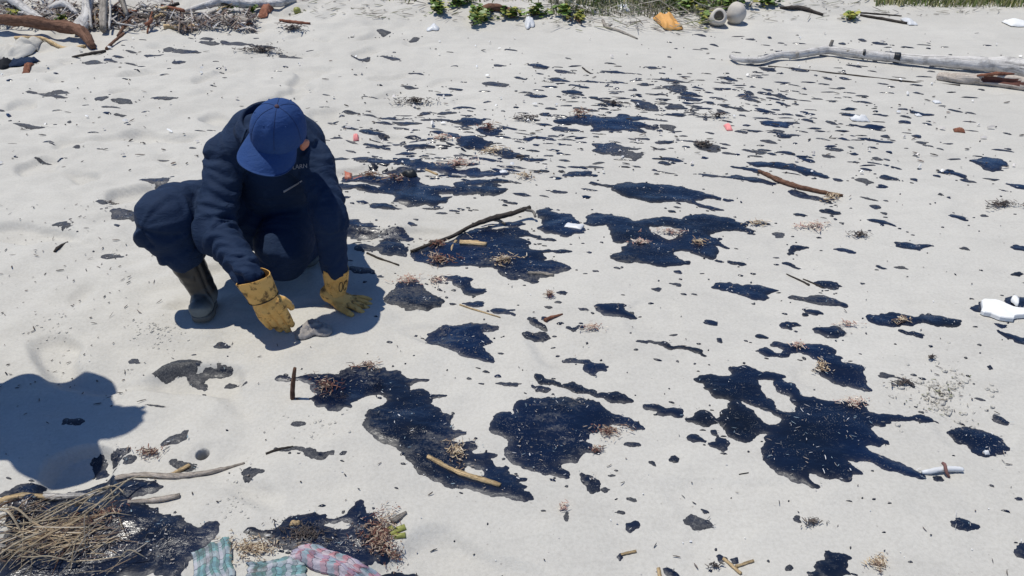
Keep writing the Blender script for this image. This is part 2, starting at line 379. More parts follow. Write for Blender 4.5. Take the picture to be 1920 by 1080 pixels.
# crop, thickness mm, dryness, outline, [holes], label
OIL = [
('I',6,.0,"305,132 345,105 400,103 440,112 490,108 472,85 478,68 545,66 600,82 650,95 720,102 765,122 740,130 800,150 822,185 830,205 850,212 930,225 960,235 1060,240 1100,228 1180,262 1140,268 1160,290 1200,300 1400,300 1430,310 1485,348 1400,345 1300,343 1240,355 1300,368 1240,365 1170,375 1200,410 1275,437 1270,452 1200,465 1145,462 1160,478 1230,500 1340,545 1400,575 1445,622 1370,610 1300,590 1220,575 1140,540 1060,535 1090,560 1140,590 1140,610 1080,600 1075,635 1050,635 1000,620 940,620 870,598 930,650 925,672 880,660 800,630 720,600 670,560 640,515 632,465 645,410 660,390 620,400 600,430 550,432 490,410 460,375 430,340 410,345 360,360 310,340 265,330 262,312 300,305 330,270 370,270 410,285 420,310 440,275 470,265 480,240 440,230 400,225 385,200 350,180 355,155 320,150",
 ["625,140 690,140 700,175 730,205 770,215 800,260 795,285 740,285 715,275 705,245 665,215 650,195 640,165","545,240 600,265 640,280 680,295 728,325 720,340 660,338 625,310 610,295 570,265"],'huge glossy blue-black oil pool with long pointed fingers and two sand islands'),
('I',5,.15,"270,405 290,388 330,385 360,410 390,425 410,420 415,400 385,375 400,365 430,370 440,400 490,420 490,440 465,480 430,470 385,450 345,430 310,440 280,425",[],'knobbly oil patch with a curled hook, by the huge pool'),
('I',5,.15,"55,265 60,240 120,238 160,255 260,265 270,300 260,315 200,305 160,310 120,300 130,285 75,280",[],'thick scalloped oil patch between the round centre pool and the huge pool'),
('I',5,.0,"1530,390 1550,365 1585,350 1650,350 1720,370 1780,395 1820,420 1845,465 1820,490 1770,500 1700,498 1650,480 1625,440 1570,432",[],'smooth kidney-shaped oil patch with white scum at one end'),
('I',4,.2,"1725,305 1760,298 1800,312 1840,345 1880,358 1820,355 1760,340",[],'ragged pointed oil patch just beyond the kidney-shaped patch'),
('I',4,.1,"1545,775 1570,780 1600,800 1640,810 1705,835 1700,860 1650,862 1600,868 1550,850 1540,820 1565,800",[],'round oil patch with two short horns on bare near sand'),
('I',6,.05,"925,960 965,955 1000,965 1050,975 1085,990 1060,1010 1050,1050 1080,1085 1000,1110 870,1110 845,1065 890,1050 885,1030 935,1000",[],'jagged oil patch fringed with brown weed at the frame edge'),
('I',6,.0,"1930,925 1870,935 1842,970 1850,995 1905,1015 1940,1020",[],'oil patch cut off by the frame, nearest on the bare sand side'),
('I',3,.35,"252,800 275,765 320,765 350,785 390,795 425,830 400,840 350,850 300,855 290,830 258,818",[],'sand-dusted oil patch with a speckled pale corner'),
('J',4,.15,"795,850 805,810 850,798 890,808 885,830 850,855 825,883",[],'small upright rectangular oil patch on bare near sand'),
('J',6,.16,"145,350 160,310 200,285 245,280 262,295 260,255 290,230 350,212 420,210 480,215 560,218 585,208 650,222 700,255 730,275 790,290 870,320 915,358 900,370 830,365 770,345 740,340 700,365 640,390 620,430 650,450 705,480 690,505 640,490 600,500 590,535 560,540 500,540 525,560 542,600 525,618 480,600 400,590 330,560 285,538 240,515 208,490 215,460 235,430 200,410 150,395",[],'large round centre oil pool flecked with white, red weed on its edge'),
('J',5,.12,"360,100 400,98 460,125 500,145 545,128 600,150 660,168 670,190 690,185 740,180 800,195 840,220 848,240 800,248 740,245 700,225 650,212 600,195 550,190 500,170 450,155 400,160 375,140",[],'long wavy oil band arching over the round centre pool'),
('J',4,.2,"325,145 370,160 430,160 465,185 420,200 370,195 345,170",[],'little oil patch with pale straws, above the round centre pool'),
('J',4,.15,"487,20 520,10 600,20 640,38 700,45 735,65 715,95 670,100 655,118 620,100 590,75 600,55 560,40 500,35",[],'arrow-shaped oil patch with a thin tail on open sand'),
('J',3,.30,"560,565 600,570 650,585 685,610 690,640 680,670 650,685 610,660 590,620",[],'fan-shaped streaky grey oil patch below the round centre pool'),
('K',6,.27,"185,155 220,125 270,130 330,125 420,110 500,105 505,90 540,75 640,60 680,80 720,70 740,90 810,85 825,115 880,125 960,130 1000,135 920,150 850,165 850,180 920,180 950,200 1030,210 1030,230 960,228 965,260 1000,285 1075,290 1060,310 1045,330 1065,355 1050,365 1115,380 1090,405 1050,420 1080,430 1150,425 1170,445 1210,465 1150,475 1180,480 1250,478 1310,500 1330,530 1320,560 1330,580 1425,612 1410,625 1380,630 1440,665 1400,670 1515,720 1510,730 1430,720 1340,728 1280,705 1200,690 1100,665 1000,635 920,605 870,575 830,540 800,500 720,460 640,410 615,380 625,330 660,290 710,265 730,235 700,215 640,215 600,240 570,262 580,285 560,298 530,290 500,312 470,300 430,275 380,260 345,235 320,240 390,205 360,180 330,160 240,155",
 ["1240,510 1270,500 1310,525 1290,540 1255,530","1108,580 1125,540 1185,562 1195,588 1150,598"],'big crooked grey-black oil spill carrying the pale yellow stick'),
('K',3,.5,"165,460 195,450 260,460 320,450 380,465 440,485 500,480 565,495 510,505 460,505 440,530 380,525 330,510 290,475 220,480",[],'thin dry oil smear with twigs, below the upright stick'),
('K',4,.45,"20,590 70,545 110,565 155,570 155,600 110,605 70,635 40,625",[],'dry lumpy oil blob beside the long forked driftwood stick'),
('K',6,.15,"40,905 60,875 140,870 190,865 230,835 300,800 360,795 430,800 480,800 450,820 510,815 550,780 570,760 575,735 610,722 660,730 682,765 680,800 720,830 750,870 740,920 760,980 740,1010 700,1020 640,1050 560,1060 460,1050 380,1000 300,985 230,965 170,935 140,910 90,920",["440,855 520,840 560,855 540,870 490,870","630,748 660,750 665,785 640,790"],'swirled oil patch full of weed behind the plaid cloth'),
('K',6,.05,"700,1050 760,1030 830,1040 900,1050 970,1085 990,1120 700,1120",[],'dark oil lobe at the frame edge beside the plaid cloth'),
('L',7,.16,"-40,680 60,640 100,615 160,610 225,600 190,630 240,640 290,640 300,610 360,610 420,590 500,570 565,575 560,600 640,610 760,620 800,650 700,700 640,720 760,745 830,790 900,830 960,860 1000,830 1060,820 1070,840 1075,880 1050,910 1000,950 1000,990 920,1020 880,1080 880,1125 -40,1125",[],'wide corner oil pool half covered by dry reeds'),
('L',3,.3,"295,330 310,310 390,308 410,325 370,345 300,350",[],'small oil patch inside the shadow of the bystander'),
('L',4,.3,"400,475 420,450 470,445 500,470 510,520 500,540 470,545 430,550 420,510",[],'oil patch at the rim of the bystander shadow'),
('L',4,.4,"510,460 560,440 630,445 630,465 590,490 550,510 515,495",[],'grey oil patch between the bystander shadow and the weedy wedge'),
('L',4,.45,"560,520 600,475 650,480 660,500 630,530 590,545",[],'round grey oil patch by the dark red weed'),
('L',4,.35,"760,430 820,400 925,375 900,430 830,445 770,445",[],'wedge of grey oil with dark red weed near the crab hole'),
('L',3,.6,"800,520 840,500 960,520 920,560 870,570 830,555",[],'crusty dry oil crumbs just in front of the crab hole'),
('L',4,.5,"705,125 780,80 800,70 860,45 920,35 980,45 950,75 1000,60 1060,45 1130,50 1120,80 1060,90 1000,90 980,110 980,150 950,140 900,120 880,95 840,105 790,130",[],'dry two-winged oil smear on the trodden sand below the boot'),
('L',3,.55,"1070,140 1090,110 1195,120 1120,135",[],None),
('L',3,.55,"1125,150 1200,140 1225,180 1190,170",[],None),
('F',6,.14,"430,330 440,290 500,285 560,260 620,240 700,210 780,185 860,160 930,150 980,165 1050,155 1130,158 1190,175 1230,200 1285,215 1240,228 1180,215 1130,220 1180,240 1205,265 1200,290 1260,300 1350,300 1420,292 1470,300 1465,318 1400,325 1330,320 1280,325 1330,350 1290,360 1380,375 1450,400 1500,415 1440,430 1390,440 1340,470 1260,475 1255,500 1220,512 1180,500 1130,480 1105,495 1050,480 990,450 985,425 920,415 870,410 800,405 720,410 650,405 580,400 520,380 470,365",[],'broad oil pool under the dark fallen branch'),
('F',5,.25,"70,290 80,270 110,255 210,270 240,240 230,205 270,195 350,195 400,195 380,220 390,235 350,245 400,265 430,290 428,335 400,342 350,330 300,335 250,320 220,295 140,300",[],'ragged oil patch between the dark branch and the braced arm'),
('F',4,.3,"20,225 110,220 200,232 150,250 90,260 25,252",[],None),
('F',5,.2,"20,105 120,105 140,125 200,130 240,165 180,170 140,180 60,190 20,170",[],'flat oil patch just beside the braced sleeve'),
('F',4,.4,"45,425 90,402 130,412 190,405 215,425 215,455 150,455 100,465 60,450",[],'grey oil blob beyond the braced glove'),
('F',4,.3,"220,455 250,452 285,466 240,472",[],None),
('F',6,.3,"255,600 300,565 340,540 380,490 470,475 500,500 540,540 610,590 650,610 640,645 640,668 580,670 540,690 470,682 400,690 370,665 300,650 260,620",[],'mottled dome-shaped oil patch topped with pale weed'),
('F',5,.15,"500,480 580,470 650,460 760,470 855,462 835,490 830,525 870,535 920,540 935,565 900,580 850,590 800,582 760,565 750,540 700,520 690,500 600,495",[],'boot-shaped oil patch reaching out from pale weed'),
('F',4,.15,"745,635 800,618 900,615 912,640 890,668 840,665 800,655",[],None),
('F',4,.15,"935,690 980,670 1040,675 1120,680 1125,695 1070,700 1110,720 1165,725 1140,740 1090,735 1030,720 1030,745 990,745 1000,720 950,705",[],'little splayed oil patch at the end of a thin straw'),
('F',6,.26,"505,800 540,800 600,780 660,760 720,765 790,755 860,755 930,760 980,775 1030,795 980,805 900,820 930,840 990,865 940,880 900,905 920,930 970,980 1000,1010 960,1018 900,1010 830,995 750,975 680,950 620,930 560,905 525,900 530,870 520,840 545,815",[],'star-edged oil patch with swallow tail, mid beach'),
('F',4,.2,"975,835 1040,825 1045,840 1010,850",[],None),
('F',4,.2,"1165,740 1180,730 1240,725 1250,750 1300,775 1320,800 1250,790 1190,770",[],None),
('F',4,.45,"1130,825 1180,800 1250,795 1310,807 1335,835 1290,860 1220,862 1160,850",[],'grey oval oil patch beside the red-tipped stick'),
('F',4,.2,"1410,790 1420,770 1470,780 1500,760 1480,745 1530,748 1560,775 1550,800 1500,795 1480,805 1430,808",[],'forked oil patch with a tail of brown weed'),
('F',3,.2,"1355,568 1400,560 1440,572 1420,590 1385,588",[],None),
('G',5,.05,"115,262 140,245 200,240 260,242 320,245 375,270 330,275 360,295 400,320 425,352 370,352 310,345 250,335 180,320 130,295",[],'fish-shaped oil patch with a forked tail'),
('G',5,.1,"900,125 930,105 980,92 1040,88 1060,98 1180,105 1290,130 1350,150 1430,175 1340,175 1300,190 1330,215 1270,235 1230,225 1190,230 1150,205 1060,180 980,160 920,145",[],'long bluish oil patch tapering to a white-tipped point'),
('G',4,.2,"370,505 430,488 500,490 560,500 630,505 660,530 690,525 760,535 850,560 860,580 900,605 870,615 820,590 770,575 740,565 690,555 650,562 600,550 550,525 480,525 420,515",[],'long narrow broken oil streak on clean sand above the huge pool'),
('H',6,.05,"38,572 80,558 120,545 70,535 80,522 150,535 170,508 240,512 330,512 420,512 500,520 580,550 610,580 600,600 680,625 640,635 650,650 720,660 815,685 800,700 790,720 815,760 830,810 860,842 790,845 740,825 680,800 600,785 560,770 510,740 430,690 480,660 470,640 400,605 350,590 300,595 290,615 220,620 150,625 100,605",["140,548 170,550 240,570 225,585 190,580"],'S-curved oil pool with orange weed at its bend'),
('H',4,.05,"440,95 480,85 560,88 620,105 675,140 630,140 620,165 570,150 500,130 460,115",[],'smooth oval oil patch at the upper side of a sandy smear'),
('H',4,.35,"270,210 300,190 410,200 440,185 500,182 550,200 600,215 640,240 710,275 650,285 560,275 470,260 390,245 320,235",[],'half sandy oil patch trailing to a sharp point'),
('H',4,.1,"205,395 230,375 290,378 340,385 385,410 340,415 310,420 380,455 330,450 280,430 230,420",[],'claw-shaped oil patch with two prongs'),
('H',5,.05,"435,435 450,420 520,415 560,405 600,400 640,415 670,445 680,465 640,485 620,500 560,492 500,475 450,455",[],'plump leaf-shaped oil patch with faint twig tail'),
('H',5,.0,"790,335 830,320 900,315 970,308 1030,318 1080,335 1125,345 1160,318 1240,312 1310,325 1370,345 1440,358 1460,375 1450,400 1390,415 1300,415 1220,395 1130,408 1050,405 980,418 900,410 830,390 810,370",[],'smooth twin-lobed blue oil patch, shaped like a figure eight'),
('H',4,.1,"980,425 1040,428 1090,445 1120,440 1190,455 1215,475 1190,495 1150,490 1120,475 1070,475 1030,455",[],'slim oil patch right under the twin-lobed patch'),
('Y',5,.1,"385,385 440,345 500,330 540,280 570,275 560,440 520,455 430,430",[],'oil under the torn end of the white foam board'),
('Y',6,.0,"835,265 860,235 950,215 1120,215 1130,440 1000,415 930,390 850,345 760,305 840,300",[],'blue oil pool behind the white foam board'),
('Y',5,.0,"680,590 760,585 890,610 860,630 890,660 800,665 740,640",[],None),
('Y',5,.0,"680,655 720,645 780,685 850,705 950,730 1130,770 1140,890 1000,850 930,820 930,795 840,775 770,730",[],'curved oil tongue in front of the white foam board'),
('H',3,.55,"872,745 920,715 990,735 1080,760 1150,795 1130,830 1090,800 1040,775 960,765",[],'dry grey oil smear running into the broken sand clumps'),
('D',5,.1,"370,390 400,380 520,395 570,375 700,378 850,390 960,400 1050,420 1180,445 1260,465 1400,485 1380,498 1270,490 1160,485 1100,495 1160,520 1260,540 1360,562 1260,560 1170,548 1100,530 1000,510 900,510 860,515 760,505 660,485 580,460 500,435 520,418 450,408",[],'long forked oil patch like a lobster claw, far mid beach'),
('D',5,.1,"0,550 90,525 140,545 120,558 245,570 270,590 325,630 318,645 370,690 350,715 280,722 235,745 190,740 120,715 30,690 25,665 60,645 50,610 10,575",[],'oil patch crossed by the white split strip'),
('D',6,.1,"330,640 345,600 380,575 430,565 530,572 570,590 650,605 690,625 740,610 850,600 920,598 1000,610 1030,590 1090,580 1200,585 1310,600 1360,610 1370,625 1420,635 1440,618 1540,620 1640,640 1600,655 1530,645 1460,640 1440,665 1520,690 1490,700 1530,722 1450,715 1440,700 1350,690 1270,700 1200,715 1220,730 1320,748 1260,755 1350,800 1300,810 1240,790 1260,820 1240,865 1250,880 1360,885 1495,915 1420,925 1340,915 1250,900 1180,880 1090,850 1050,830 960,830 990,870 1080,890 1060,915 1000,925 890,942 800,925 700,905 650,920 580,905 515,885 520,850 580,835 580,800 620,790 640,770 530,765 500,715 500,670 490,655 440,665 400,670",["790,670 870,662 960,680 990,710 915,745 860,725 800,705"],'broad ragged oil pool ringing one bare sand island'),
('D',4,.15,"210,325 280,300 350,295 410,310 380,335 290,342 230,338",[],None),
('D',3,.5,"360,165 420,140 400,95 560,90 650,125 750,125 720,145 640,150 760,170 740,200 690,230 650,205 560,190 470,185",[],'dry grey smeared oil patch with a brown lump'),
('W',5,.0,"780,655 860,648 960,655 1060,655 1160,670 1220,690 1320,720 1380,745 1420,770 1530,795 1440,790 1330,765 1240,760 1180,735 1100,715 1000,700 880,700 840,685",[],'long blue oil slick beyond the splintered brown branch'),
('W',4,.15,"610,692 690,683 780,690 900,712 950,740 870,745 800,725 700,708",[],None),
('W',4,.35,"560,765 720,745 860,765 980,800 1060,830 980,835 880,815 760,800 620,785",[],'hazy grey oil film in front of the splintered brown branch'),
('E',4,.3,"210,495 280,490 340,505 420,525 490,540 520,585 460,570 380,550 300,535 240,510",[],'oil patch under the butt of the splintered brown branch'),
('E',4,.1,"425,605 500,608 560,620 570,632 520,638 450,625",[],None),
('E',4,.1,"255,640 310,635 370,655 350,663 290,655",[],None),
('E',4,.05,"700,665 760,670 830,678 900,705 930,718 860,712 790,705 730,688",[],'spindle-shaped oil patch with a white tip'),
('E',4,.2,"240,840 270,815 330,822 370,825 400,850 350,845 300,855 280,878 230,862",[],None),
('E',4,.05,"500,840 560,835 630,850 665,870 620,880 550,868",[],None),
('E',4,.3,"860,800 930,805 1000,820 1080,815 1135,832 1090,840 1050,850 1040,870 980,860 920,845 880,825",[],None),
('E',4,.3,"200,905 250,910 300,935 350,965 280,950 210,935",[],None),
('E',4,.05,"750,938 790,935 850,965 820,970 770,950",[],None),
('E',4,.2,"1190,645 1240,632 1300,640 1310,665 1380,682 1280,675 1210,660",[],None),
('E',4,.0,"1550,820 1600,810 1665,825 1670,865 1590,850",[],None),
('E',4,.2,"1565,985 1640,968 1670,990 1590,993",[],None),
('E',5,.15,"1315,325 1370,310 1430,295 1500,300 1530,320 1560,355 1520,380 1460,388 1400,370 1360,345",[],'bulky frayed oil patch far out on clean sand'),
('E',4,.15,"1080,390 1150,380 1220,385 1300,400 1325,430 1400,445 1290,445 1250,430 1290,425 1230,410 1150,405",[],'bent oil streak stepping down on clean sand'),
('E',4,.1,"1500,430 1560,450 1665,465 1670,495 1600,485 1550,460",[],None),
('E',4,.1,"1480,480 1530,487 1570,498 1520,494",[],None),
('E',4,.1,"700,335 760,340 850,355 940,378 930,388 860,372 770,355",[],None),
('E',4,.2,"760,425 810,410 860,420 910,435 900,445 820,440",[],None),
('E',4,.2,"745,475 790,455 860,475 820,490",[],None),
('E',4,.15,"590,280 640,275 685,290 640,298",[],None),
('E',4,.1,"295,300 350,305 410,330 370,338 320,318",[],None),
('E',4,.1,"525,185 570,180 630,198 570,202",[],None),
('E',4,.05,"580,165 640,160 670,180 760,190 830,195 890,200 880,220 800,215 720,205 660,190",[],'long hooked oil streak in front of the white plastic scrap'),
('E',5,.05,"80,100 120,82 200,85 300,98 260,115 250,135 180,125 110,115",[],'thick blue oil patch near the pink scrap'),
('E',4,.05,"570,90 620,95 720,100 800,105 840,120 810,133 720,122 640,110",[],'blue oil patch under the white plastic scrap'),
('E',4,.1,"865,12 930,5 1000,22 1060,35 1125,45 1100,55 1020,45 960,25",[],'twisted oil streak between the long log and the red scrap'),
('C',4,.1,"-20,410 90,405 175,430 140,440 -10,440",[],'smooth oil streak beside the man at shoulder height'),
('C',5,.15,"210,440 300,425 420,425 480,410 560,415 640,440 760,445 880,450 1000,462 1020,475 950,480 840,470 850,490 940,485 1020,505 1090,505 1180,515 1220,525 1190,545 1080,555 980,555 920,540 810,530 720,515 620,490 550,505 540,480 480,455 420,445 340,460 280,465",[],'long tattered oil patch strewn with pale sticks'),
('C',6,.12,"20,590 30,560 70,530 60,495 200,495 340,525 260,530 240,545 370,540 400,520 490,510 580,530 640,545 600,560 650,585 690,600 830,625 820,590 840,580 940,570 1070,570 1200,575 1290,590 1290,605 1180,600 1110,600 1120,620 1200,630 1170,665 1100,688 1050,680 980,665 880,670 800,690 790,720 700,740 580,742 500,725 400,705 420,670 370,650 300,640 250,620 330,600 200,590",["735,658 820,658 828,670 750,672","930,612 970,598 1020,606 1010,618"],'wide dark oil pool beside the man, with orange shell bits'),
('C',4,.25,"40,605 150,605 230,610 170,630 40,635",[],None),
('C',5,.12,"620,235 700,230 780,240 850,245 890,265 980,270 1040,290 1200,295 1220,300 1100,305 1080,330 1130,350 1200,355 1240,380 1300,395 1400,405 1290,415 1230,430 1170,425 1140,400 1080,390 1000,392 1060,375 1100,375 1080,345 1000,350 900,345 860,320 850,290 760,265 680,250",[],'zigzag oil patch stretching across the far mid beach'),
('C',4,.2,"950,225 1050,205 1140,225 1190,240 1140,260 1180,265 1080,275 1000,255",[],None),
('C',5,.12,"700,160 780,160 860,165 870,150 930,145 980,145 1075,150 1030,170 1060,190 960,195 890,210 860,185 780,172",[],None),
('C',4,.15,"805,85 850,75 950,80 1040,98 1000,105 920,95 840,95",[],None),
('C',4,.15,"410,290 480,278 540,280 600,290 660,285 640,300 560,305 450,300",[],None),
('C',4,.1,"190,325 260,320 330,328 410,345 400,358 330,352 240,338",[],None),
('C',4,.1,"475,340 530,325 600,325 660,330 700,330 710,350 620,360 560,360 510,352",[],None),
('C',4,.1,"420,380 480,368 560,372 580,385 520,395 440,392",[],None),
('C',4,.2,"1350,265 1430,258 1500,270 1540,290 1450,285 1380,280 1340,300 1240,290 1280,280",[],None),
('V',4,.15,"1105,275 1140,268 1185,280 1180,295 1140,295",[],None),
('V',5,.15,"1190,310 1260,300 1310,285 1400,280 1480,295 1560,280 1680,290 1750,310 1640,325 1770,352 1680,358 1700,375 1600,365 1540,378 1440,375 1390,370 1400,340 1320,330 1250,338 1210,330",[],'largest far oil patch, streaked with reddish weed'),
('V',4,.1,"1230,155 1290,145 1360,160 1370,180 1440,185 1500,210 1590,230 1580,248 1500,240 1460,215 1400,205 1370,185 1290,175",[],'long diagonal oil streak with a black lump, far beach'),
('V',4,.15,"1610,200 1680,205 1740,215 1790,240 1740,255 1620,245 1650,225",[],None),
('V',4,.1,"1000,175 1060,168 1150,175 1160,185 1060,187",[],None),
('V',4,.1,"1160,88 1230,85 1290,98 1220,98",[],None),
('V',4,.1,"1270,112 1350,120 1450,145 1370,140",[],None),
('N',3,.5,"1035,800 1130,780 1220,765 1290,785 1300,810 1190,845 1130,825",[],'dry grey oil smear beyond the bent knee'),
('P',3,.55,"430,60 500,55 560,100 590,115 520,130 460,100 370,100",[],None),
]
# small blots: cx, cy, w, h, dryness, tilt
BLOTS = """690,300,70,10 760,318,80,12 905,300,60,9 690,352,70,12,.0 830,355,90,14,.0 900,345,80,10 1000,300,50,8 720,385,60,12,.1 960,420,50,12,.1 690,432,70,12,.1 745,436,60,14,.1 700,250,60,8 1060,240,60,9 1180,240,60,10 1330,330,50,8 1090,330,60,8 174,119,36,8,.3 206,115,26,4 222,109,20,5 245,118,22,3 287,103,38,6,.2 247,97,20,4,.4 316,93,26,8,.5 351,97,60,6,.4 392,82,36,6,.4 441,81,60,7,.4 387,74,30,5,.4
496,88,56,4,.3 336,116,30,4 542,102,40,9,.5 92,172,80,8,.5 109,183,34,6,.3 190,185,28,8,.5 230,189,40,9,.3 308,184,50,6,.4 208,202,34,4,.4 225,216,28,3,.5 55,235,66,8,.5 79,296,28,4,.3 130,226,10,4 144,276,16,6,.4
323,331,10,5 250,372,34,10,.4 236,404,60,18,.45 192,380,30,9,.6 5,205,16,4 360,352,22,10,.4 207,474,42,12,.6 378,478,18,12,.4 415,646,34,16,.35 220,425,12,6,.3 720,59,24,8,.3 777,74,20,6,.3 677,108,36,6,.3 733,109,40,5,.2
957,94,24,3 782,136,28,3 935,122,22,5 1010,124,34,8 1055,132,30,4 1153,134,60,5 1013,136,14,5 977,147,28,4 1047,150,44,6 767,163,30,5 930,158,50,9,.4 1207,159,24,7 1260,153,50,5 1267,168,44,12,.2 1160,153,26,5 855,170,28,5 833,180,34,5
1223,127,30,4 1113,153,36,4 1033,204,26,4 1087,204,30,4 1110,207,26,4 837,212,36,6,.3 797,212,20,10 693,219,22,5 730,223,34,6 763,232,50,8,.3 720,233,30,5 657,212,36,4 820,225,60,5 1253,237,30,10,.55
1207,257,30,4 1237,267,22,5 1257,265,16,4 1193,315,16,3 1058,302,24,4 1053,315,20,4 1017,323,28,5 1000,283,24,4 1267,200,40,9 1267,215,44,5 1370,149,28,6 1362,156,20,4 1585,148,18,4 1655,157,24,3 1347,168,20,3 1440,169,20,4 1310,165,28,4
1275,162,30,5 1241,178,22,3 1273,172,30,9 1293,178,40,8 1297,186,50,8 1405,174,22,5 1432,175,38,5 1472,182,50,6 1410,182,34,4 1407,187,42,6 1452,185,34,4 1465,193,38,4 1332,195,20,4 1290,194,22,4 1307,200,20,3 1360,200,24,5 1382,204,50,4
1432,207,36,6 1354,208,24,5 1272,213,28,5 1215,199,40,14,.2 1622,192,36,4 1477,214,24,5 1500,216,22,5 1440,222,22,4 1515,226,28,6 1560,229,24,5 1392,217,14,4 1212,222,32,5 1215,236,40,6 1597,215,44,6 1652,216,30,4 1390,247,28,5 1459,246,26,6
1470,255,32,9 1442,264,36,6 1332,249,18,3 1282,253,16,3 1247,266,34,6 1300,265,44,5 1360,269,24,4 1367,287,28,5 1327,276,56,14,.6 1260,300,36,9 1246,306,22,5 1237,279,26,5,.4 1405,282,30,5 1425,285,26,9,.5 1447,289,16,6 1475,287,36,7
1552,294,26,6,.4 1565,281,44,6,.3 1698,220,22,4 1696,229,28,5 1720,254,20,6 1727,266,22,8,.3 1662,253,18,6 1793,209,36,4 1820,213,24,3 1714,338,16,5 1764,364,12,4 1780,368,9,4 1644,301,20,6,.4 1624,320,20,5 1620,340,32,8,.5 1571,338,22,5
1636,279,20,4 1642,387,22,9,.5 1629,373,34,5,.5 1658,400,14,6,.3 1846,402,16,6,.4 1891,279,14,4 1567,408,7,5 1889,251,16,3 1809,468,22,6,.5 1690,501,26,6,.5 1617,531,10,4 1460,439,26,12,.6 1117,510,14,4 1094,578,22,5,.4 1263,628,16,4
1617,76,18,4 1650,83,36,4 1680,99,44,3 1467,99,30,4 1443,106,26,5 1440,130,34,8 1497,132,40,5 1600,125,30,4 1553,147,18,4 1583,147,18,5 1720,174,18,4 1820,113,36,5 1443,71,9,4 1580,80,16,4 1407,74,20,3 1313,65,24,4 1340,83,18,3
773,420,20,9 780,410,10,3 851,396,22,4 828,400,20,4 957,382,28,6,.3 1048,363,28,5,.3 978,366,36,6,.2 1112,348,20,6 703,294,14,4 1031,450,26,7 812,390,38,4,.4 631,262,22,4 648,369,18,5 656,245,30,7 688,246,22,3 1017,449,26,6 1271,508,20,6 1105,473,10,4
849,570,14,5 911,695,14,5 903,719,12,4 955,720,46,11,.3 866,812,18,9 1186,831,38,10,.1 1134,915,20,11,.3 1185,933,20,10,.5 1164,957,20,8,.5 1062,969,11,22,.5 1163,1042,13,13 1224,866,18,9,.2,35 1264,858,18,18,.2 1323,954,18,10,.2,30 1147,890,16,5,.5
1479,1067,16,14,.2,30 1495,973,18,14,.4,40 1260,1072,34,20,.1,20 1355,1043,24,14,.1,30 1378,1050,18,14,.1 1855,692,13,8,.1,30 1911,934,18,7,.1 1759,897,24,14,.3 1837,751,24,6,.6 252,677,26,10,.35 292,764,40,4,.5 560,795,26,14,.6 1231,542,20,8 1332,608,30,12
1349,641,14,9,.1,20 1525,588,34,12 1509,593,14,7 1429,631,28,10,.1 1267,530,24,6,.2 1245,308,28,7 1227,322,12,4 1194,315,14,3 1050,363,30,6 1006,324,14,4 1260,397,16,5 939,660,12,5 1020,597,14,8,.3 1028,577,16,5,.3 913,640,14,6 1075,618,12,6,.4"""
def parse_blots():
    out = []
    for t in BLOTS.split():
        v = [float(x) for x in t.split(',')]
        cx, cy, w, hh = v[:4]; dry = v[4] if len(v) > 4 else 0.12
        tilt = v[5] if len(v) > 5 else (3 if cx < 900 else 6 + 4 * (cx > 1300))
        out.append((cx, cy, w, hh, dry, tilt))
    return out
def blot_outline(cx, cy, w, hh, tilt):
    n = 16; P = []
    ph = random.random() * 6.28; k = random.choice((2, 3, 3, 4))
    for i in range(n):
        a = 2 * math.pi * i / n
        c, s = math.cos(a), math.sin(a)
        r = 1 + 0.14 * math.sin(k * a + ph) + random.uniform(-.13, .13)
        x = abs(c) ** 0.9 * (1 if c > 0 else -1) * r * w * .55; y = s * abs(s) ** 0.2 * r * hh * .55
        ta = rad(tilt); P.append((cx + x * math.cos(ta) - y * math.sin(ta), cy + x * math.sin(ta) + y * math.cos(ta)))
    return np.array(P)
def in_poly(p, rings):
    inside = np.zeros(len(p), bool); x, y = p[:, 0], p[:, 1]
    for R in rings:
        a = R; b = np.roll(R, -1, 0)
        for (x0, y0), (x1, y1) in zip(a, b):
            if y0 == y1: continue
            c = ((y0 > y) != (y1 > y)) & (x < (x1 - x0) * (y - y0) / (y1 - y0) + x0)
            inside ^= c
    return inside
def fractal_ring(R, step, amp, seed):
    rng = np.random.default_rng(seed)
    for _ in range(5):
        nxt = np.roll(R, -1, 0); d = nxt - R; L = np.hypot(d[:, 0], d[:, 1])
        if L.max() < step: break
        out = []
        for p, q, l in zip(R, nxt, L):
            out.append(p)
            if l > step:
                nrm = np.array([-(q - p)[1], (q - p)[0]])
                out.append((p + q) / 2 + nrm * rng.uniform(-amp, amp) + (q - p) * rng.uniform(-.1, .1))
        R = np.array(out)
    return R
SAT = []
PATCHES = []     # (ground rings, px centroid, area)
def seg_dist(p, rings):
    best = np.full(len(p), 9.0)
    A = np.concatenate(rings); B = np.concatenate([np.roll(r, -1, 0) for r in rings])
    for i in range(0, len(p), 1500):
        q = p[i:i + 1500, None, :]; ab = (B - A)[None]; t = np.clip(((q - A[None]) * ab).sum(-1) / np.maximum((ab ** 2).sum(-1), 1e-12), 0, 1)
        dd = q - (A[None] + t[..., None] * ab); best[i:i + 1500] = np.sqrt((dd ** 2).sum(-1)).min(1)
    return best
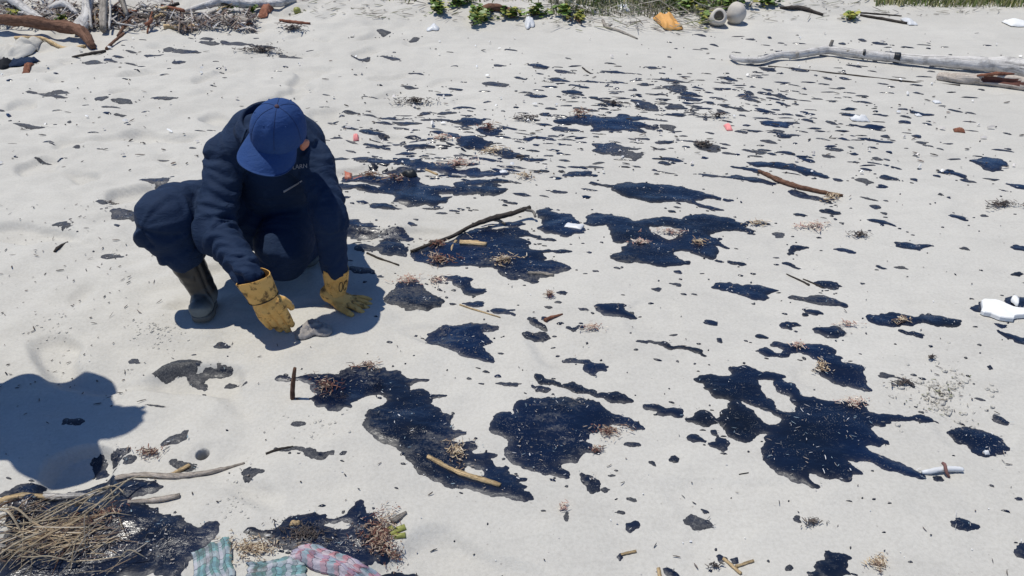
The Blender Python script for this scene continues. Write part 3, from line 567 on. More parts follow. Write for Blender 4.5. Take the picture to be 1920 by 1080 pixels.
def patch_geometry(pxrings, thick, dry, seed):
    rings = [gxy(r) for r in pxrings]
    cen = rings[0].mean(0); D = depth((cen[0], cen[1], 0))
    bb0 = rings[0].min(0); bb1 = rings[0].max(0); size = float(np.min(bb1 - bb0))
    step = 0.0036 * D
    rings = [fractal_ring(r, step, 0.20, seed + i) for i, r in enumerate(rings)]
    a = np.concatenate([np.stack([r, np.roll(r, -1, 0)], 1) for r in rings])
    area = abs(sum(0.5 * float(np.sum(r[:, 0] * np.roll(r[:, 1], -1) - np.roll(r[:, 0], -1) * r[:, 1])) * (1 if i == 0 else -1) for i, r in enumerate(rings)))
    s = max(0.0048 * D, 0.009, math.sqrt(area / 4500))
    s = min(s, max(size / 5, 0.003))
    gx = np.arange(bb0[0], bb1[0], s); gy = np.arange(bb0[1], bb1[1], s * .9)
    G = np.stack(np.meshgrid(gx, gy), -1).reshape(-1, 2)
    G = G + np.random.default_rng(seed).uniform(-.33, .33, G.shape) * s
    if len(G):
        G = G[in_poly(G, rings)]
    if len(G):
        G = G[seg_dist(G, rings) > 0.45 * s]
    pts = np.concatenate(rings + [G]) if len(G) else np.concatenate(rings)
    E = []; k = 0
    for r in rings:
        n = len(r); E += [(k + i, k + (i + 1) % n) for i in range(n)]; k += n
    r = delaunay_2d_cdt([Vector(p) for p in pts], E, [], 0, 1e-6)
    V = np.array([(v.x, v.y) for v in r[0]]); F = np.array([list(f) for f in r[2] if len(f) == 3])
    if len(F) == 0: return None
    cent = V[F].mean(1); F = F[in_poly(cent, rings)]
    if len(F) == 0: return None
    d = seg_dist(V, rings); d[d < 1e-5] = 0
    t = thick / 1600.0
    t = min(t, size * 0.25)
    w = 0.022 + 0.002 * D
    z = h(V[:, 0], V[:, 1]) + np.where(d == 0, -0.0010, 0.0010 + 0.0007 * max(D - 2.5, 0) + (t + 0.0016) * (1 - np.exp(-d / w)))
    amp = 0.0012 + 0.0016 * min(dry * 2, 1)
    z = z + np.where(d == 0, 0, (1 - np.exp(-d / 0.01)) * amp * fbm(V[:, 0] * 26, V[:, 1] * 34, seed % 97, 3))
    n1 = pn(V[:, 0] * 4.5, V[:, 1] * 4.5, seed % 51)
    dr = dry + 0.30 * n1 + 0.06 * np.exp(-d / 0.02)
    return V, F, z, (dr, np.exp(-d / (.008 + .003 * D))), rings, area, cen
LAND = [(1620,115,'the long white driftwood log'),(1840,155,'the hollow log'),(900,440,'the dark branch'),(1500,345,'the splintered brown branch'),(1880,580,'the white foam board'),
 (1765,883,'the white tube'),(870,885,'the pale yellow stick'),(548,720,'the upright stick'),(150,960,'the reed heap'),(540,1055,'the plaid cloth'),(1760,735,'the broken sand clumps'),
 (380,845,'the crab hole'),(650,545,'the braced glove'),(290,400,'the bent knee'),(380,600,'the boot'),(1365,240,'the pink scrap'),(1615,225,'the white plastic scrap'),(1800,245,'the red scrap'),
 (1080,428,'the white split strip'),(650,325,'the orange shell bits'),(1375,1055,'the crossed pale sticks'),(1175,1035,'the short pale stick'),(110,70,'the long brown pile log'),(990,42,'the white cup'),
 (1250,45,'the orange plastic sheet'),(1345,40,'the hollow drum'),(1700,42,'the white dune scrap'),(440,45,'the short fat log'),(500,90,'the brown weed line'),
 (1560,790,'the huge pool'),(1060,800,'the round centre pool'),(1250,450,'the pool ringing a sand island'),(1120,225,'the largest far patch'),(1180,365,'the lobster-claw patch'),
 (900,255,'the zigzag patch'),(870,640,'the star-edged patch'),(1710,605,'the twin-lobed patch'),(1855,305,'the bulky frayed patch'),(780,370,'the wide pool beside the man'),(510,250,'the blue cap'),(1110,172,'the diagonal streak')]
ORD = ['nearest', 'second nearest', 'third nearest', 'fourth nearest', 'fifth nearest', 'sixth nearest', 'seventh nearest', 'eighth nearest', 'ninth nearest', 'tenth nearest', 'eleventh nearest', 'twelfth nearest', 'thirteenth nearest', 'fourteenth nearest', 'fifteenth nearest', 'sixteenth nearest']
def build_oil():
    rows = []
    for i, (crop, th, dry, s, holes, lab) in enumerate(OIL):
        rows.append(([pp(crop, s)] + [pp(crop, x) for x in holes], th, dry, lab))
    for (cx, cy, w, hh, dry, tilt) in parse_blots():
        rows.append(([blot_outline(cx, cy, w, hh, tilt)], 4, dry + (.22 if cy < 320 else .08), None))  # extra dryness on far blots puts a greyish haze into their colour
    auto = {}
    for i, (rings, th, dry, lab) in enumerate(rows):
        g = patch_geometry(rings, th, dry, 1000 + i * 13)
        if g is None: continue
        V, F, z, dr, gr, area, cen = g
        loc = Vector((cen[0], cen[1], float(h(cen[0], cen[1]))))
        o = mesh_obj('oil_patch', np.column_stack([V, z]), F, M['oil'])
        attr(o, 'dry', dr[0]); attr(o, 'edge', dr[1])
        c = rings[0].mean(0); wpx = np.ptp(rings[0][:, 0]); hpx = np.ptp(rings[0][:, 1])
        PATCHES.append((gr, c, area, dry))
        if area > .006:
            R0 = gr[0]; rg = np.random.default_rng(i); k = int(min(14, 3 + area * 60)); j = rg.integers(0, len(R0), k)
            out = R0[j] - R0.mean(0); SAT.append(R0[j] + out / np.maximum(np.hypot(out[:, 0], out[:, 1]), 1e-6)[:, None] * rg.exponential(.035, k)[:, None] + rg.normal(0, .015, (k, 2)))
        tag(o, lab, 'oil patch', 'oil patches on the sand')
        if not lab:
            j = min(range(len(LAND)), key=lambda k: (LAND[k][0] - c[0]) ** 2 + (2.2 * (LAND[k][1] - c[1])) ** 2)
            dx, dy = c[0] - LAND[j][0], (c[1] - LAND[j][1]) * 2.2
            rel = 'beside' if abs(dx) > abs(dy) * 1.4 else ('beyond' if dy < 0 else 'in front of')
            shape = 'streak' if wpx > 4.2 * hpx else ('blot' if wpx * hpx < 500 else 'patch')
            size = 'tiny' if wpx < 17 else ('small' if wpx < 32 else 'long' if shape == 'streak' else 'mid-sized')
            tone = 'dry grey' if dry > .34 else 'black'
            key = (size, tone, shape, rel, LAND[j][2])
            auto.setdefault(key, []).append((math.hypot(dx, dy), o))
    for key, v in auto.items():
        v.sort(key=lambda t: t[0]); size, tone, shape, rel, land = key
        for k, (_, o) in enumerate(v):
            o['label'] = (ORD[min(k, 15)].replace(' ', '-') + ' ' if len(v) > 1 else '') + f'{size} {tone} oil {shape} {rel} {land}'
build_oil()
# ------------------------------------------------------------------ body building
def vec(a): return np.array([a[0], a[1], a[2]], float)
def catmull(P, k):
    P = np.asarray(P, float); n = len(P)
    if n == 2: return np.array([P[0] + (P[1] - P[0]) * t for t in np.linspace(0, 1, k + 1)])
    Q = np.vstack([2 * P[0] - P[1], P, 2 * P[-1] - P[-2]]); out = []
    for i in range(n - 1):
        p0, p1, p2, p3 = Q[i:i + 4]
        for t in np.arange(k) / k:
            out.append(0.5 * (2 * p1 + (p2 - p0) * t + (2 * p0 - 5 * p1 + 4 * p2 - p3) * t * t + (3 * p1 - p0 - 3 * p2 + p3) * t ** 3))
    out.append(P[-1]); return np.array(out)
def unit(v):
    v = np.asarray(v, float); return v / max(np.linalg.norm(v), 1e-9)
def tube_geo(pts, radii, n=12, k=4, ell=None, flat_dir=None, cap='round', jitter=0.0, seed=0, ripple=0.0, knots=0):
    """closed tube along a curve. ell: width factors along flat_dir"""
    pts = [vec(p) for p in pts]
    pr = catmull(np.column_stack([np.array(pts), np.asarray(radii, float), np.asarray(ell if ell is not None else [1] * len(pts), float)]), k)
    P, R, E = pr[:, :3], np.maximum(pr[:, 3], 1e-4), pr[:, 4]
    if cap == 'round':
        t0 = unit(P[0] - P[1]); t1 = unit(P[-1] - P[-2])
        h0 = [(P[0] + t0 * R[0] * s, R[0] * c, E[0]) for s, c in ((0.9, 0.35), (0.68, 0.72), (0.36, 0.93))]
        h1 = [(P[-1] + t1 * R[-1] * s, R[-1] * c, E[-1]) for s, c in ((0.36, 0.93), (0.68, 0.72), (0.9, 0.35))]
        P = np.vstack([[a for a, _, _ in h0], P, [a for a, _, _ in h1]]); R = np.r_[[b for _, b, _ in h0], R, [b for _, b, _ in h1]]; E = np.r_[[c for _, _, c in h0], E, [c for _, _, c in h1]]
    T = np.gradient(P, axis=0); T /= np.maximum(np.linalg.norm(T, axis=1), 1e-9)[:, None]
    ref = vec(flat_dir) if flat_dir is not None else (np.array([0, 0, 1.0]) if abs(T[0][2]) < .85 else np.array([1.0, 0, 0]))
    u = unit(ref - T[0] * np.dot(ref, T[0])); V = []; UV = []
    L = np.r_[0, np.cumsum(np.linalg.norm(np.diff(P, axis=0), axis=1))]
    rng = np.random.default_rng(seed); ph = rng.uniform(0, 100)
    for i in range(len(P)):
        if flat_dir is not None: u = unit(ref - T[i] * np.dot(ref, T[i]))
        else: u = unit(u - T[i] * np.dot(u, T[i]))
        w = np.cross(T[i], u); a = np.arange(n) * 2 * np.pi / n
        r = R[i] * (1 + (ripple * pn(np.cos(a) * 1.3 + L[i] / max(R.mean(), 1e-4) * .35 + ph, np.sin(a) * 1.3 + ph, seed) if ripple else 0) + jitter * rng.uniform(-1, 1, n))
        V.append(P[i] + np.outer(np.cos(a) * r * E[i], u) + np.outer(np.sin(a) * r, w))
        UV += [(L[i], j / n) for j in range(n)]
    V = np.concatenate(V); m = len(P)
    F = []
    for i in range(m - 1):
        for j in range(n):
            F.append((i * n + j, i * n + (j + 1) % n, (i + 1) * n + (j + 1) % n, (i + 1) * n + j))
    F.append(tuple(range(n))[::-1]); F.append(tuple((m - 1) * n + j for j in range(n)))
    return V, F, UV
def ball_geo(c, r, n=14, m=9, axes=None):
    A = np.eye(3) if axes is None else np.array([unit(a) for a in axes])
    r = np.ones(3) * r; V = []; F = []
    for i in range(1, m):
        th = math.pi * i / m
        for j in range(n):
            a = 2 * math.pi * j / n
            V.append(vec(c) + (A * (np.array([math.sin(th) * math.cos(a), math.sin(th) * math.sin(a), math.cos(th)]) * r)[:, None]).sum(0))
    for i in range(m - 2):
        for j in range(n): F.append((i * n + j, (i + 1) * n + j, (i + 1) * n + (j + 1) % n, i * n + (j + 1) % n))
    V.append(vec(c) + A[2] * r[2]); V.append(vec(c) - A[2] * r[2]); t = len(V) - 2
    for j in range(n): F.append((t, j, (j + 1) % n)); F.append((t + 1, (m - 2) * n + (j + 1) % n, (m - 2) * n + j))
    return np.array(V), F, None
def join(geos):
    V = []; F = []; k = 0
    for g in geos:
        V.append(np.asarray(g[0], float)); F += [tuple(i + k for i in f) for f in g[1]]; k += len(g[0])
    return np.concatenate(V), F
def fuse(geos, voxel, smooth=3):
    """voxel union of closed pieces -> one continuous skin (verts, faces)"""
    V, F = join(geos)
    me = bpy.data.meshes.new('fuse'); me.from_pydata([tuple(v) for v in V], [], F); me.update()
    o = bpy.data.objects.new('fuse', me); C.objects.link(o)
    md = o.modifiers.new('r', 'REMESH'); md.mode = 'VOXEL'; md.voxel_size = voxel; md.use_smooth_shade = True
    dg = bpy.context.evaluated_depsgraph_get(); dg.update()
    ev = o.evaluated_get(dg).to_mesh()
    v = np.zeros(len(ev.vertices) * 3); ev.vertices.foreach_get('co', v); v = v.reshape(-1, 3)
    f = [tuple(p.vertices) for p in ev.polygons]
    ed = np.zeros(len(ev.edges) * 2, np.int64); ev.edges.foreach_get('vertices', ed); ed = ed.reshape(-1, 2)
    bpy.data.objects.remove(o); bpy.data.meshes.remove(me)
    return lap(v, ed, smooth), f, ed
def lap(v, ed, it, k=0.55):
    deg = np.bincount(ed.ravel(), minlength=len(v)).astype(float)[:, None]
    for _ in range(it):
        acc = np.zeros_like(v)
        for c in range(3):
            acc[:, c] = np.bincount(ed[:, 0], v[ed[:, 1], c], len(v)) + np.bincount(ed[:, 1], v[ed[:, 0], c], len(v))
        v = v + k * (acc / np.maximum(deg, 1) - v)
    return v
def normals(v, f):
    q = np.array([(a[0], a[1], a[2]) for a in f]); n = np.cross(v[q[:, 1]] - v[q[:, 0]], v[q[:, 2]] - v[q[:, 0]])
    out = np.zeros_like(v)
    for i in range(len(f[0])):
        idx = np.array([a[min(i, len(a) - 1)] for a in f])
        for c in range(3): out[:, c] += np.bincount(idx, n[:, c], len(v))
    return out / np.maximum(np.linalg.norm(out, axis=1), 1e-12)[:, None]
def wrinkle(v, f, bones, fold=0.006, seed=1):
    """cloth folds: ridges running across the limbs, strongest at the joints, plus loose drape"""
    n = normals(v, f)
    best = np.full(len(v), 9.0); disp = np.zeros(len(v))
    for bi, (a, b, r, amp, f0, f1) in enumerate(bones):
        a, b = vec(a), vec(b); ab = b - a; L = np.linalg.norm(ab); d = ab / L
        t = np.clip(((v - a) @ d) / L, 0, 1); q = v - (a + np.outer(t * L, d)); dist = np.linalg.norm(q, axis=1) / r
        e1 = unit(np.cross(d, [0.3, 0.2, 1])); e2 = np.cross(d, e1)
        ang = np.arctan2(q @ e2, q @ e1)
        x = t * L
        w = amp * (0.28 + f0 * np.exp(-(t / 0.3) ** 2) + f1 * np.exp(-((1 - t) / 0.3) ** 2))
        warp = 0.020 * np.sin(ang * 1 + bi) + 0.02 * pn(ang * .8 + bi * 7, x * 8, seed + bi)
        rn = 1 - 2 * np.abs(pn((x + warp) * 21, ang * 0.75 + bi * 3.3, seed + 5 + bi))
        rn2 = pn((x + warp * 1.5) * 45, ang * 1.3 + bi, seed + 9 + bi)
        dd = w * (np.sign(rn) * np.abs(rn) ** 0.75 * 0.9 + 0.45 * rn2)
        m = dist < best; disp = np.where(m, dd, disp); best = np.where(m, dist, best)
    g = np.array([mnoise.noise(Vector(p * 7.0 + seed)) for p in v])
    return v + n * (disp * fold / 0.006 + 0.005 * g)[:, None]

def add_mesh(name, v, f, m, parent):
    return mesh_obj(name, v, f, m, parent)
def bvh_of(v, f): return BVHTree.FromPolygons([Vector(p) for p in v], f)
def cast(bvh, px, py):
    d = Vector(ray(px, py)).normalized(); r = bvh.ray_cast(Vector(EYE), d)
    return (r[0], r[1]) if r[0] is not None else (None, None)

# ------------------------------------------------------------------ hands in work gloves
def glove(parent, wrist, a, b, n, gaunt, curl, spread, side_thumb=1, scale=1.0, thumb_out=0.035, seed=0):
    """a: towards the fingers, b: towards the thumb, n: back of the hand"""
    wrist = vec(wrist); a = unit(a); b = unit(vec(b) - a * np.dot(vec(b), a)); n = unit(n) if n is not None else np.cross(a, b)
    n = unit(vec(n) - a * np.dot(n, a) - b * np.dot(n, b))
    def L(x, y, z): return wrist + (a * x + b * y + n * z) * scale
    fw = 1.15
    palm = [tube_geo([L(.080, 0, 0), L(.105, .0, .002), L(.135, .003, .004), L(.165, .0, .0)], [.024 * scale, .026 * scale, .026 * scale, .020 * scale], 18, 3, ell=[1.6, 1.9, 2.1, 2.25], flat_dir=b)]
    tip = []
    for i in range(4):
        y0 = (0.0385 - 0.0257 * i) ; y1 = y0 * spread; ln = (.078, .090, .083, .066)[i]; c = curl * (1 + .12 * i)
        x = .160 - 0.006 * abs(i - 1.2); z = 0.004; P = [L(x - .03, y0 * .95, z), L(x, y0, z)]; ang = 0.0; px_, pz_ = x, z
        for j, fr in enumerate((.42, .32, .26)):
            ang += c * (0.65, 1.0, 0.8)[j]
            px_ += ln * fr * math.cos(ang); pz_ -= ln * fr * math.sin(ang)
            yy = y0 + (y1 - y0) * (j + 1) / 3
            P.append(L(px_, yy, pz_))
        r = (.0118, .0122, .0118, .0105)[i] * scale * 1.17
        palm.append(tube_geo(P, [r * 1.05, r * 1.12, r, r * .97, r * .86], 12, 4)); tip.append(P[-1])
    T = [L(.100, .026, -.006), L(.125, .048, -.012), L(.152, .048 + thumb_out * .7, -.022), L(.178, .046 + thumb_out, -.034)]
    palm.append(tube_geo(T, [.017 * scale, .016 * scale, .0135 * scale, .0115 * scale], 12, 4))
    v, f, ed = fuse(palm, 0.0023, 3)
    nn = normals(v, f)
    loc = (v - wrist) / scale; x, y, z = loc @ a, loc @ b, loc @ n
    back = np.clip(nn @ n, 0, 1)
    groove = np.zeros(len(v))
    for k in (-.0257, 0.0, .0257): groove -= 0.0026 * np.exp(-((y - k - .0005) / .0022) ** 2) * sstep(.10, .12, x) * back
    groove += 0.0012 * pn(x * 90, y * 60, seed) + 0.0018 * pn(x * 30, y * 30, seed + 3)
    groove += 0.002 * np.exp(-((x - .20) / .006) ** 2) * back
    v = v + nn * groove[:, None] * scale
    hand = add_mesh('hand', v, f, M['leather'], parent)
    hand.data.materials.append(M['palm'])
    mi = [(1 if (np.mean([nn[i] @ n for i in p]) < -.25 or np.mean([y[i] for i in p]) > .068) else 0) for p in f]
    hand.data.polygons.foreach_set('material_index', mi)
    # gauntlet: an open flared cuff with thickness and a stitched seam
    r0, r1, l0, l1 = gaunt
    V = []; F = []; k = 28; steps = 10
    for layer in (0, 1):
        for i in range(steps + 1):
            t = i / steps; x_ = l0 + (l1 - l0) * t
            for j in range(k):
                an = 2 * math.pi * j / k
                rr = (r0 + (r1 - r0) * t) * (1 + 0.05 * math.sin(3 * an + 1 + seed) * (1 - t) + 0.03 * math.sin(5 * an + t * 3 + seed)) - (0.0022 if layer else 0)
                if not layer: rr += 0.0016 * math.exp(-((t - 1) / .05) ** 2)
                V.append(L(x_ + .006 * math.sin(2 * an + seed) * (1 - t), rr * 1.18 * math.cos(an), rr * .80 * math.sin(an)))
    o2 = (steps + 1) * k
    for i in range(steps):
        for j in range(k):
            q = (i * k + j, i * k + (j + 1) % k, (i + 1) * k + (j + 1) % k, (i + 1) * k + j)
            F.append(q); F.append(tuple(o2 + t for t in q[::-1]))
    for i in (0, steps):
        for j in range(k): F.append((i * k + j, i * k + (j + 1) % k, o2 + i * k + (j + 1) % k, o2 + i * k + j))
    cuff = add_mesh('gauntlet', V, F, M['leather'], parent)
    seam = [tuple(L(l1 - .002, (r1 + .001) * 1.2 * math.cos(t), (r1 + .001) * .84 * math.sin(t))) for t in np.linspace(0, 2 * math.pi, 24)]
    sv, sf, _ = tube_geo(seam, [.0016] * 24, 6, 1, cap='flat'); add_mesh('seam', sv, sf, M['ink'], parent)
    return hand, cuff, (np.array(V), F), L

# ------------------------------------------------------------------ the crouching person
person = empty('person', gpt(360, 640))
J = dict(
    pelvis=(-1.02, 3.22, .37), hipR=(-1.12, 3.15, .33), hipL=(-.92, 3.22, .33),
    kneeR=at_y(310, 416, 2.66), kneeL=at_y(526, 476, 2.80),
    ankR=at_y(383, 548, 2.66), ankL=(-.93, 3.20, .12),
    shR=at_y(424, 296, 2.87), shL=at_y(586, 304, 2.87),
    elR=at_y(405, 428, 2.67), elL=at_y(618, 402, 2.72), wrR=at_y(474, 524, 2.45), wrL=at_y(628, 503, 2.69),
    neck=(-.925, 2.83, .715), head=at_y(520, 233, 2.66))
J = {k: vec(v) for k, v in J.items()}
def person_mesh():
    J_ = J
    parts = []
    # coverall: torso rings
    tor = tube_geo([(-1.02, 3.30, .35), (-1.02, 3.22, .40), (-1.0, 3.12, .50), (-.975, 3.00, .595), (-.955, 2.91, .650), (-.935, 2.84, .69)],
                   [.125, .155, .145, .145, .135, .095], 28, 5, ell=[1.15, 1.2, 1.25, 1.36, 1.42, 1.35], flat_dir=(1, 0, 0))
    parts.append(tor)
    parts.append(tube_geo([(-.965, 2.92, .66), (-.935, 2.845, .69), (-.92, 2.80, .715)], [.115, .088, .070], 20, 4, ell=[1.35, 1.15, 1.0], flat_dir=(1, 0, 0)))
    parts.append(tube_geo([(-1.02, 3.18, .36), (-1.01, 3.02, .40), (-.98, 2.96, .50)], [.16, .15, .13], 20, 4, ell=[1.1, 1.1, 1.2], flat_dir=(1, 0, 0)))
    parts.append(tube_geo([(-1.10, 3.2, .29), (-1.11, 3.02, .25), (-1.11, 2.93, .26)], [.13, .11, .105], 18, 4))
    # shoulders and arms
    mid = np.array([-.955, 2.90, .675])
    parts.append(tube_geo([mid + (-.05, 0, .01), J_['shR'] + (0.03, 0.01, .012), J_['shR'], J_['shR'] * .55 + J_['elR'] * .45, J_['elR'], J_['elR'] * .5 + J_['wrR'] * .5, J_['wrR'] * .93 + J_['elR'] * .07],
                          [.088, .084, .079, .074, .069, .061, .044], 20, 6))
    parts.append(tube_geo([mid + (.05, 0, .01), J_['shL'] + (-0.03, 0.01, .012), J_['shL'], J_['shL'] * .55 + J_['elL'] * .45, J_['elL'], J_['elL'] * .5 + J_['wrL'] * .5, J_['wrL'] + (0, 0, .005)],
                          [.088, .084, .078, .070, .066, .058, .050], 20, 6))
    # legs
    cuffR = J_['kneeR'] * .60 + J_['ankR'] * .40
    parts.append(tube_geo([J_['hipR'], J_['hipR'] * .5 + J_['kneeR'] * .5, J_['kneeR'] + (0, .02, 0.0), J_['kneeR'] * .80 + J_['ankR'] * .20 + (-.004, .01, 0), cuffR],
                          [.125, .118, .112, .112, .085], 22, 6))
    parts.append(tube_geo([J_['hipL'], J_['hipL'] * .5 + J_['kneeL'] * .5 + (0, 0, .02), J_['kneeL'] + (0, .015, 0), J_['kneeL'] + (-.01, .15, -.055), J_['ankL'] + (0, -.12, 0.01), J_['ankL']],
                          [.125, .120, .114, .105, .085, .07], 22, 6))
    v, f, ed = fuse(parts, 0.0075, 4)
    bones = [(J_['shR'], J_['elR'], .085, .016, .5, 1.1), (J_['elR'], J_['wrR'], .065, .019, 1.1, .9), (J_['shL'], J_['elL'], .085, .014, .6, .7), (J_['elL'], J_['wrL'], .065, .009, .8, .7),
             (J_['hipR'], J_['kneeR'], .12, .016, .6, .9), (J_['kneeR'], cuffR, .11, .011, .7, .9), (J_['hipL'], J_['kneeL'], .12, .006, .6, .8), (J_['kneeL'], J_['ankL'], .11, .005, .8, .6),
             ((-1.02, 3.2, .4), (-.95, 2.88, .68), .17, .010, .5, .5)]
    v = wrinkle(v, f, bones, 0.006, 4)
    v = lap(v, ed, 1, .3)
    cov = add_mesh('coverall', v, f, M['navy'], person)
    return v, f, cov, cuffR
cov_v, cov_f, cov_o, cuffR = person_mesh()
BV = bvh_of(cov_v, cov_f)

# head frame
HA = unit((.20, -.42, .885)); HF0 = vec((-.40, -.86, -.33)); HF = unit(HF0 - HA * np.dot(HF0, HA)); HS = np.cross(HF, HA)   # HS: to the wearer's right-hand side is -x here
HC = J['head']
def HL(s, f_, a): return HC + HS * s + HF * f_ + HA * a
def body_skin():
    g = [ball_geo(HL(0, -.004, -.035), (.074, .092, .085), 18, 12, (HS, HF, HA)), ball_geo(HL(0, .035, -.100), (.060, .060, .060), 16, 10, (HS, HF, HA)),
         ball_geo(HL(0, .072, -.142), (.026, .022, .020), 10, 8, (HS, HF, HA)), ball_geo(HL(0, .093, -.092), (.014, .020, .024), 10, 8, (HS, HF, HA)),
         ball_geo(HL(.034, .074, -.098), (.024, .018, .020), 10, 8, (HS, HF, HA)), ball_geo(HL(-.034, .074, -.098), (.024, .018, .020), 10, 8, (HS, HF, HA)),
         ball_geo(HL(0, .086, -.124), (.022, .012, .009), 10, 8, (HS, HF, HA))]
    for sd in (1, -1):
        g.append(ball_geo(HL(.086 * sd, -.030, -.078), (.012, .020, .030), 10, 8, (HS, HF, HA)))
        g.append(ball_geo(HL(.096 * sd, -.038, -.072), (.010, .014, .022), 10, 8, (HS, HF, HA)))
    g.append(tube_geo([HL(0, -.035, -.06), J['neck'], J['neck'] + (-.01, .06, -.06)], [.056, .058, .075], 16, 4))
    J_ = J
    g.append(tube_geo([(-1.02, 3.22, .40), (-1.0, 3.12, .50), (-.97, 2.98, .60), (-.945, 2.88, .67)], [.10, .095, .095, .075], 18, 4, ell=[1.2, 1.2, 1.3, 1.3], flat_dir=(1, 0, 0)))
    g.append(tube_geo([(-.96, 2.90, .67), J_['shR'], J_['elR'], J_['wrR'] * .9 + J_['elR'] * .1], [.06, .052, .040, .028], 14, 6))
    g.append(tube_geo([(-.95, 2.90, .67), J_['shL'], J_['elL'], J_['wrL'] * .9 + J_['elL'] * .1], [.06, .050, .040, .028], 14, 6))
    g.append(tube_geo([J_['hipR'], J_['kneeR'] + (0, .02, 0), J_['ankR'] + (0, 0, -.01)], [.085, .068, .036], 14, 6))
    g.append(tube_geo([J_['hipL'], J_['kneeL'] + (0, .02, 0), J_['ankL']], [.085, .07, .04], 14, 6))
    v, f, ed = fuse(g, 0.006, 3)
    add_mesh('body', v, f, M['skin'], person)
    for sd in (1, -1):
        e = ball_geo(HL(.030 * sd, .080, -.072), (.011, .009, .008), 10, 8, (HS, HF, HA)); add_mesh('eye', e[0], e[1], M['plastic'], person)
    hv = ball_geo(HL(0, -.026, -.045), (.078, .078, .075), 18, 12, (HS, HF, HA)); hv[0][:] = hv[0]
    nn = [mnoise.noise(Vector(p * 60)) for p in hv[0]]
    add_mesh('hair', [p + unit(p - HC) * .003 * q for p, q in zip(hv[0], nn)], hv[1], M['hair'], person)
body_skin()

def cap():
    V = []; F = []; n = 72; m = 16
    def crown(t, a, off=0.0):
        # t 0 top .. 1 band
        th = t * math.pi * .5
        rs, rf = .094, .112
        sq = math.sin(th) ** 0.86
        hgt = .112 * math.cos(th) ** 0.95 if t < 1 else 0
        front = max(0, math.cos(a))
        hgt *= 1 + 0.10 * front * math.sin(th)
        seam = 0
        for k in range(6):
            d = abs((a - math.pi / 6 - k * math.pi / 3 + math.pi) % (2 * math.pi) - math.pi); seam += math.exp(-(d * max(sq, .12) / .035) ** 2)
        r = 1 - 0.030 * seam * min(1, t * 3) + 0.014 * math.sin(5 * a + 1.5) * sq * (1 - t) + .012 * float(pn(a * 1.7, t * 3.2, 3))
        fold = -0.010 * math.exp(-((a) / .16) ** 2) * math.sin(math.pi * min(1, t * 1.1)) + .006 * math.exp(-((abs(a) - .33) / .14) ** 2) * math.sin(math.pi * t)
        r += fold * 4
        return HL(math.sin(a) * rs * sq * r + 0, math.cos(a) * rf * sq * r - .004, (hgt - .030) - off)
    for i in range(m + 1):
        for j in range(n):
            a = 2 * math.pi * j / n
            if a > math.pi: a -= 2 * math.pi
            V.append(crown(i / m, a))
    for j in range(n):
        a = 2 * math.pi * j / n
        if a > math.pi: a -= 2 * math.pi
        V.append(crown(1, a, .024))
    for i in range(m + 1):
        for j in range(n): F.append((i * n + j, (i + 1) * n + j, (i + 1) * n + (j + 1) % n, i * n + (j + 1) % n))
    root = add_mesh('cap', V, F, M['cap'], person)
    # brim: curved two-layer visor
    nb, mb = 30, 10; Vb = []; Fb = []
    for layer in (0, 1):
        for i in range(mb + 1):
            q = i / mb
            for j in range(nb + 1):
                a = (-1 + 2 * j / nb) * 1.36
                base = np.array([math.sin(a) * .093, math.cos(a) * .110])
                ext = .078 * (max(0, math.cos(a / 1.36 * math.pi / 2))) ** 0.62
                dirx, diry = math.sin(a * .55), math.cos(a * .55)
                x = base[0] + dirx * ext * q; y = base[1] + diry * ext * q
                z = -.047 - .40 * ext * q - 3.6 * (x ** 2) * (0.02 + .98 * q) - (0.0035 if layer else 0)
                Vb.append(HL(x, y - .004, z))
    s = (mb + 1) * (nb + 1)
    for i in range(mb):
        for j in range(nb):
            q = (i * (nb + 1) + j, i * (nb + 1) + j + 1, (i + 1) * (nb + 1) + j + 1, (i + 1) * (nb + 1) + j)
            Fb.append(q[::-1]); Fb.append(tuple(s + t for t in q))
    rim = [(i * (nb + 1)) for i in range(mb + 1)]
    for j in range(nb): Fb.append((mb * (nb + 1) + j, mb * (nb + 1) + j + 1, s + mb * (nb + 1) + j + 1, s + mb * (nb + 1) + j))
    br = add_mesh('brim', Vb, Fb, M['cap'], root)
    for k in range(6):
        a = math.pi / 6 + k * math.pi / 3
        if a > math.pi: a -= 2 * math.pi
        P_ = [crown(t, a) + unit(crown(t, a) - HL(0, 0, -.03)) * .0006 for t in np.linspace(.06, 1, 14)]
        g = tube_geo(P_, [.0009] * 14, 6, 2, cap='flat'); add_mesh('panel_seam', g[0], g[1], M['capseam'], root)
    b = ball_geo(HL(0, -.004, .083), (.0085, .0085, .006), 12, 8, (HS, HF, HA)); add_mesh('cap_button', b[0], b[1], M['capdark'], root)
    for k in range(6):
        a = k * math.pi / 3
        if a > math.pi: a -= 2 * math.pi
        p = crown(.52, a); e = ball_geo(p, (.0035, .0035, .0035), 8, 6); add_mesh('eyelet', e[0], e[1], M['cap'], root)
cap()

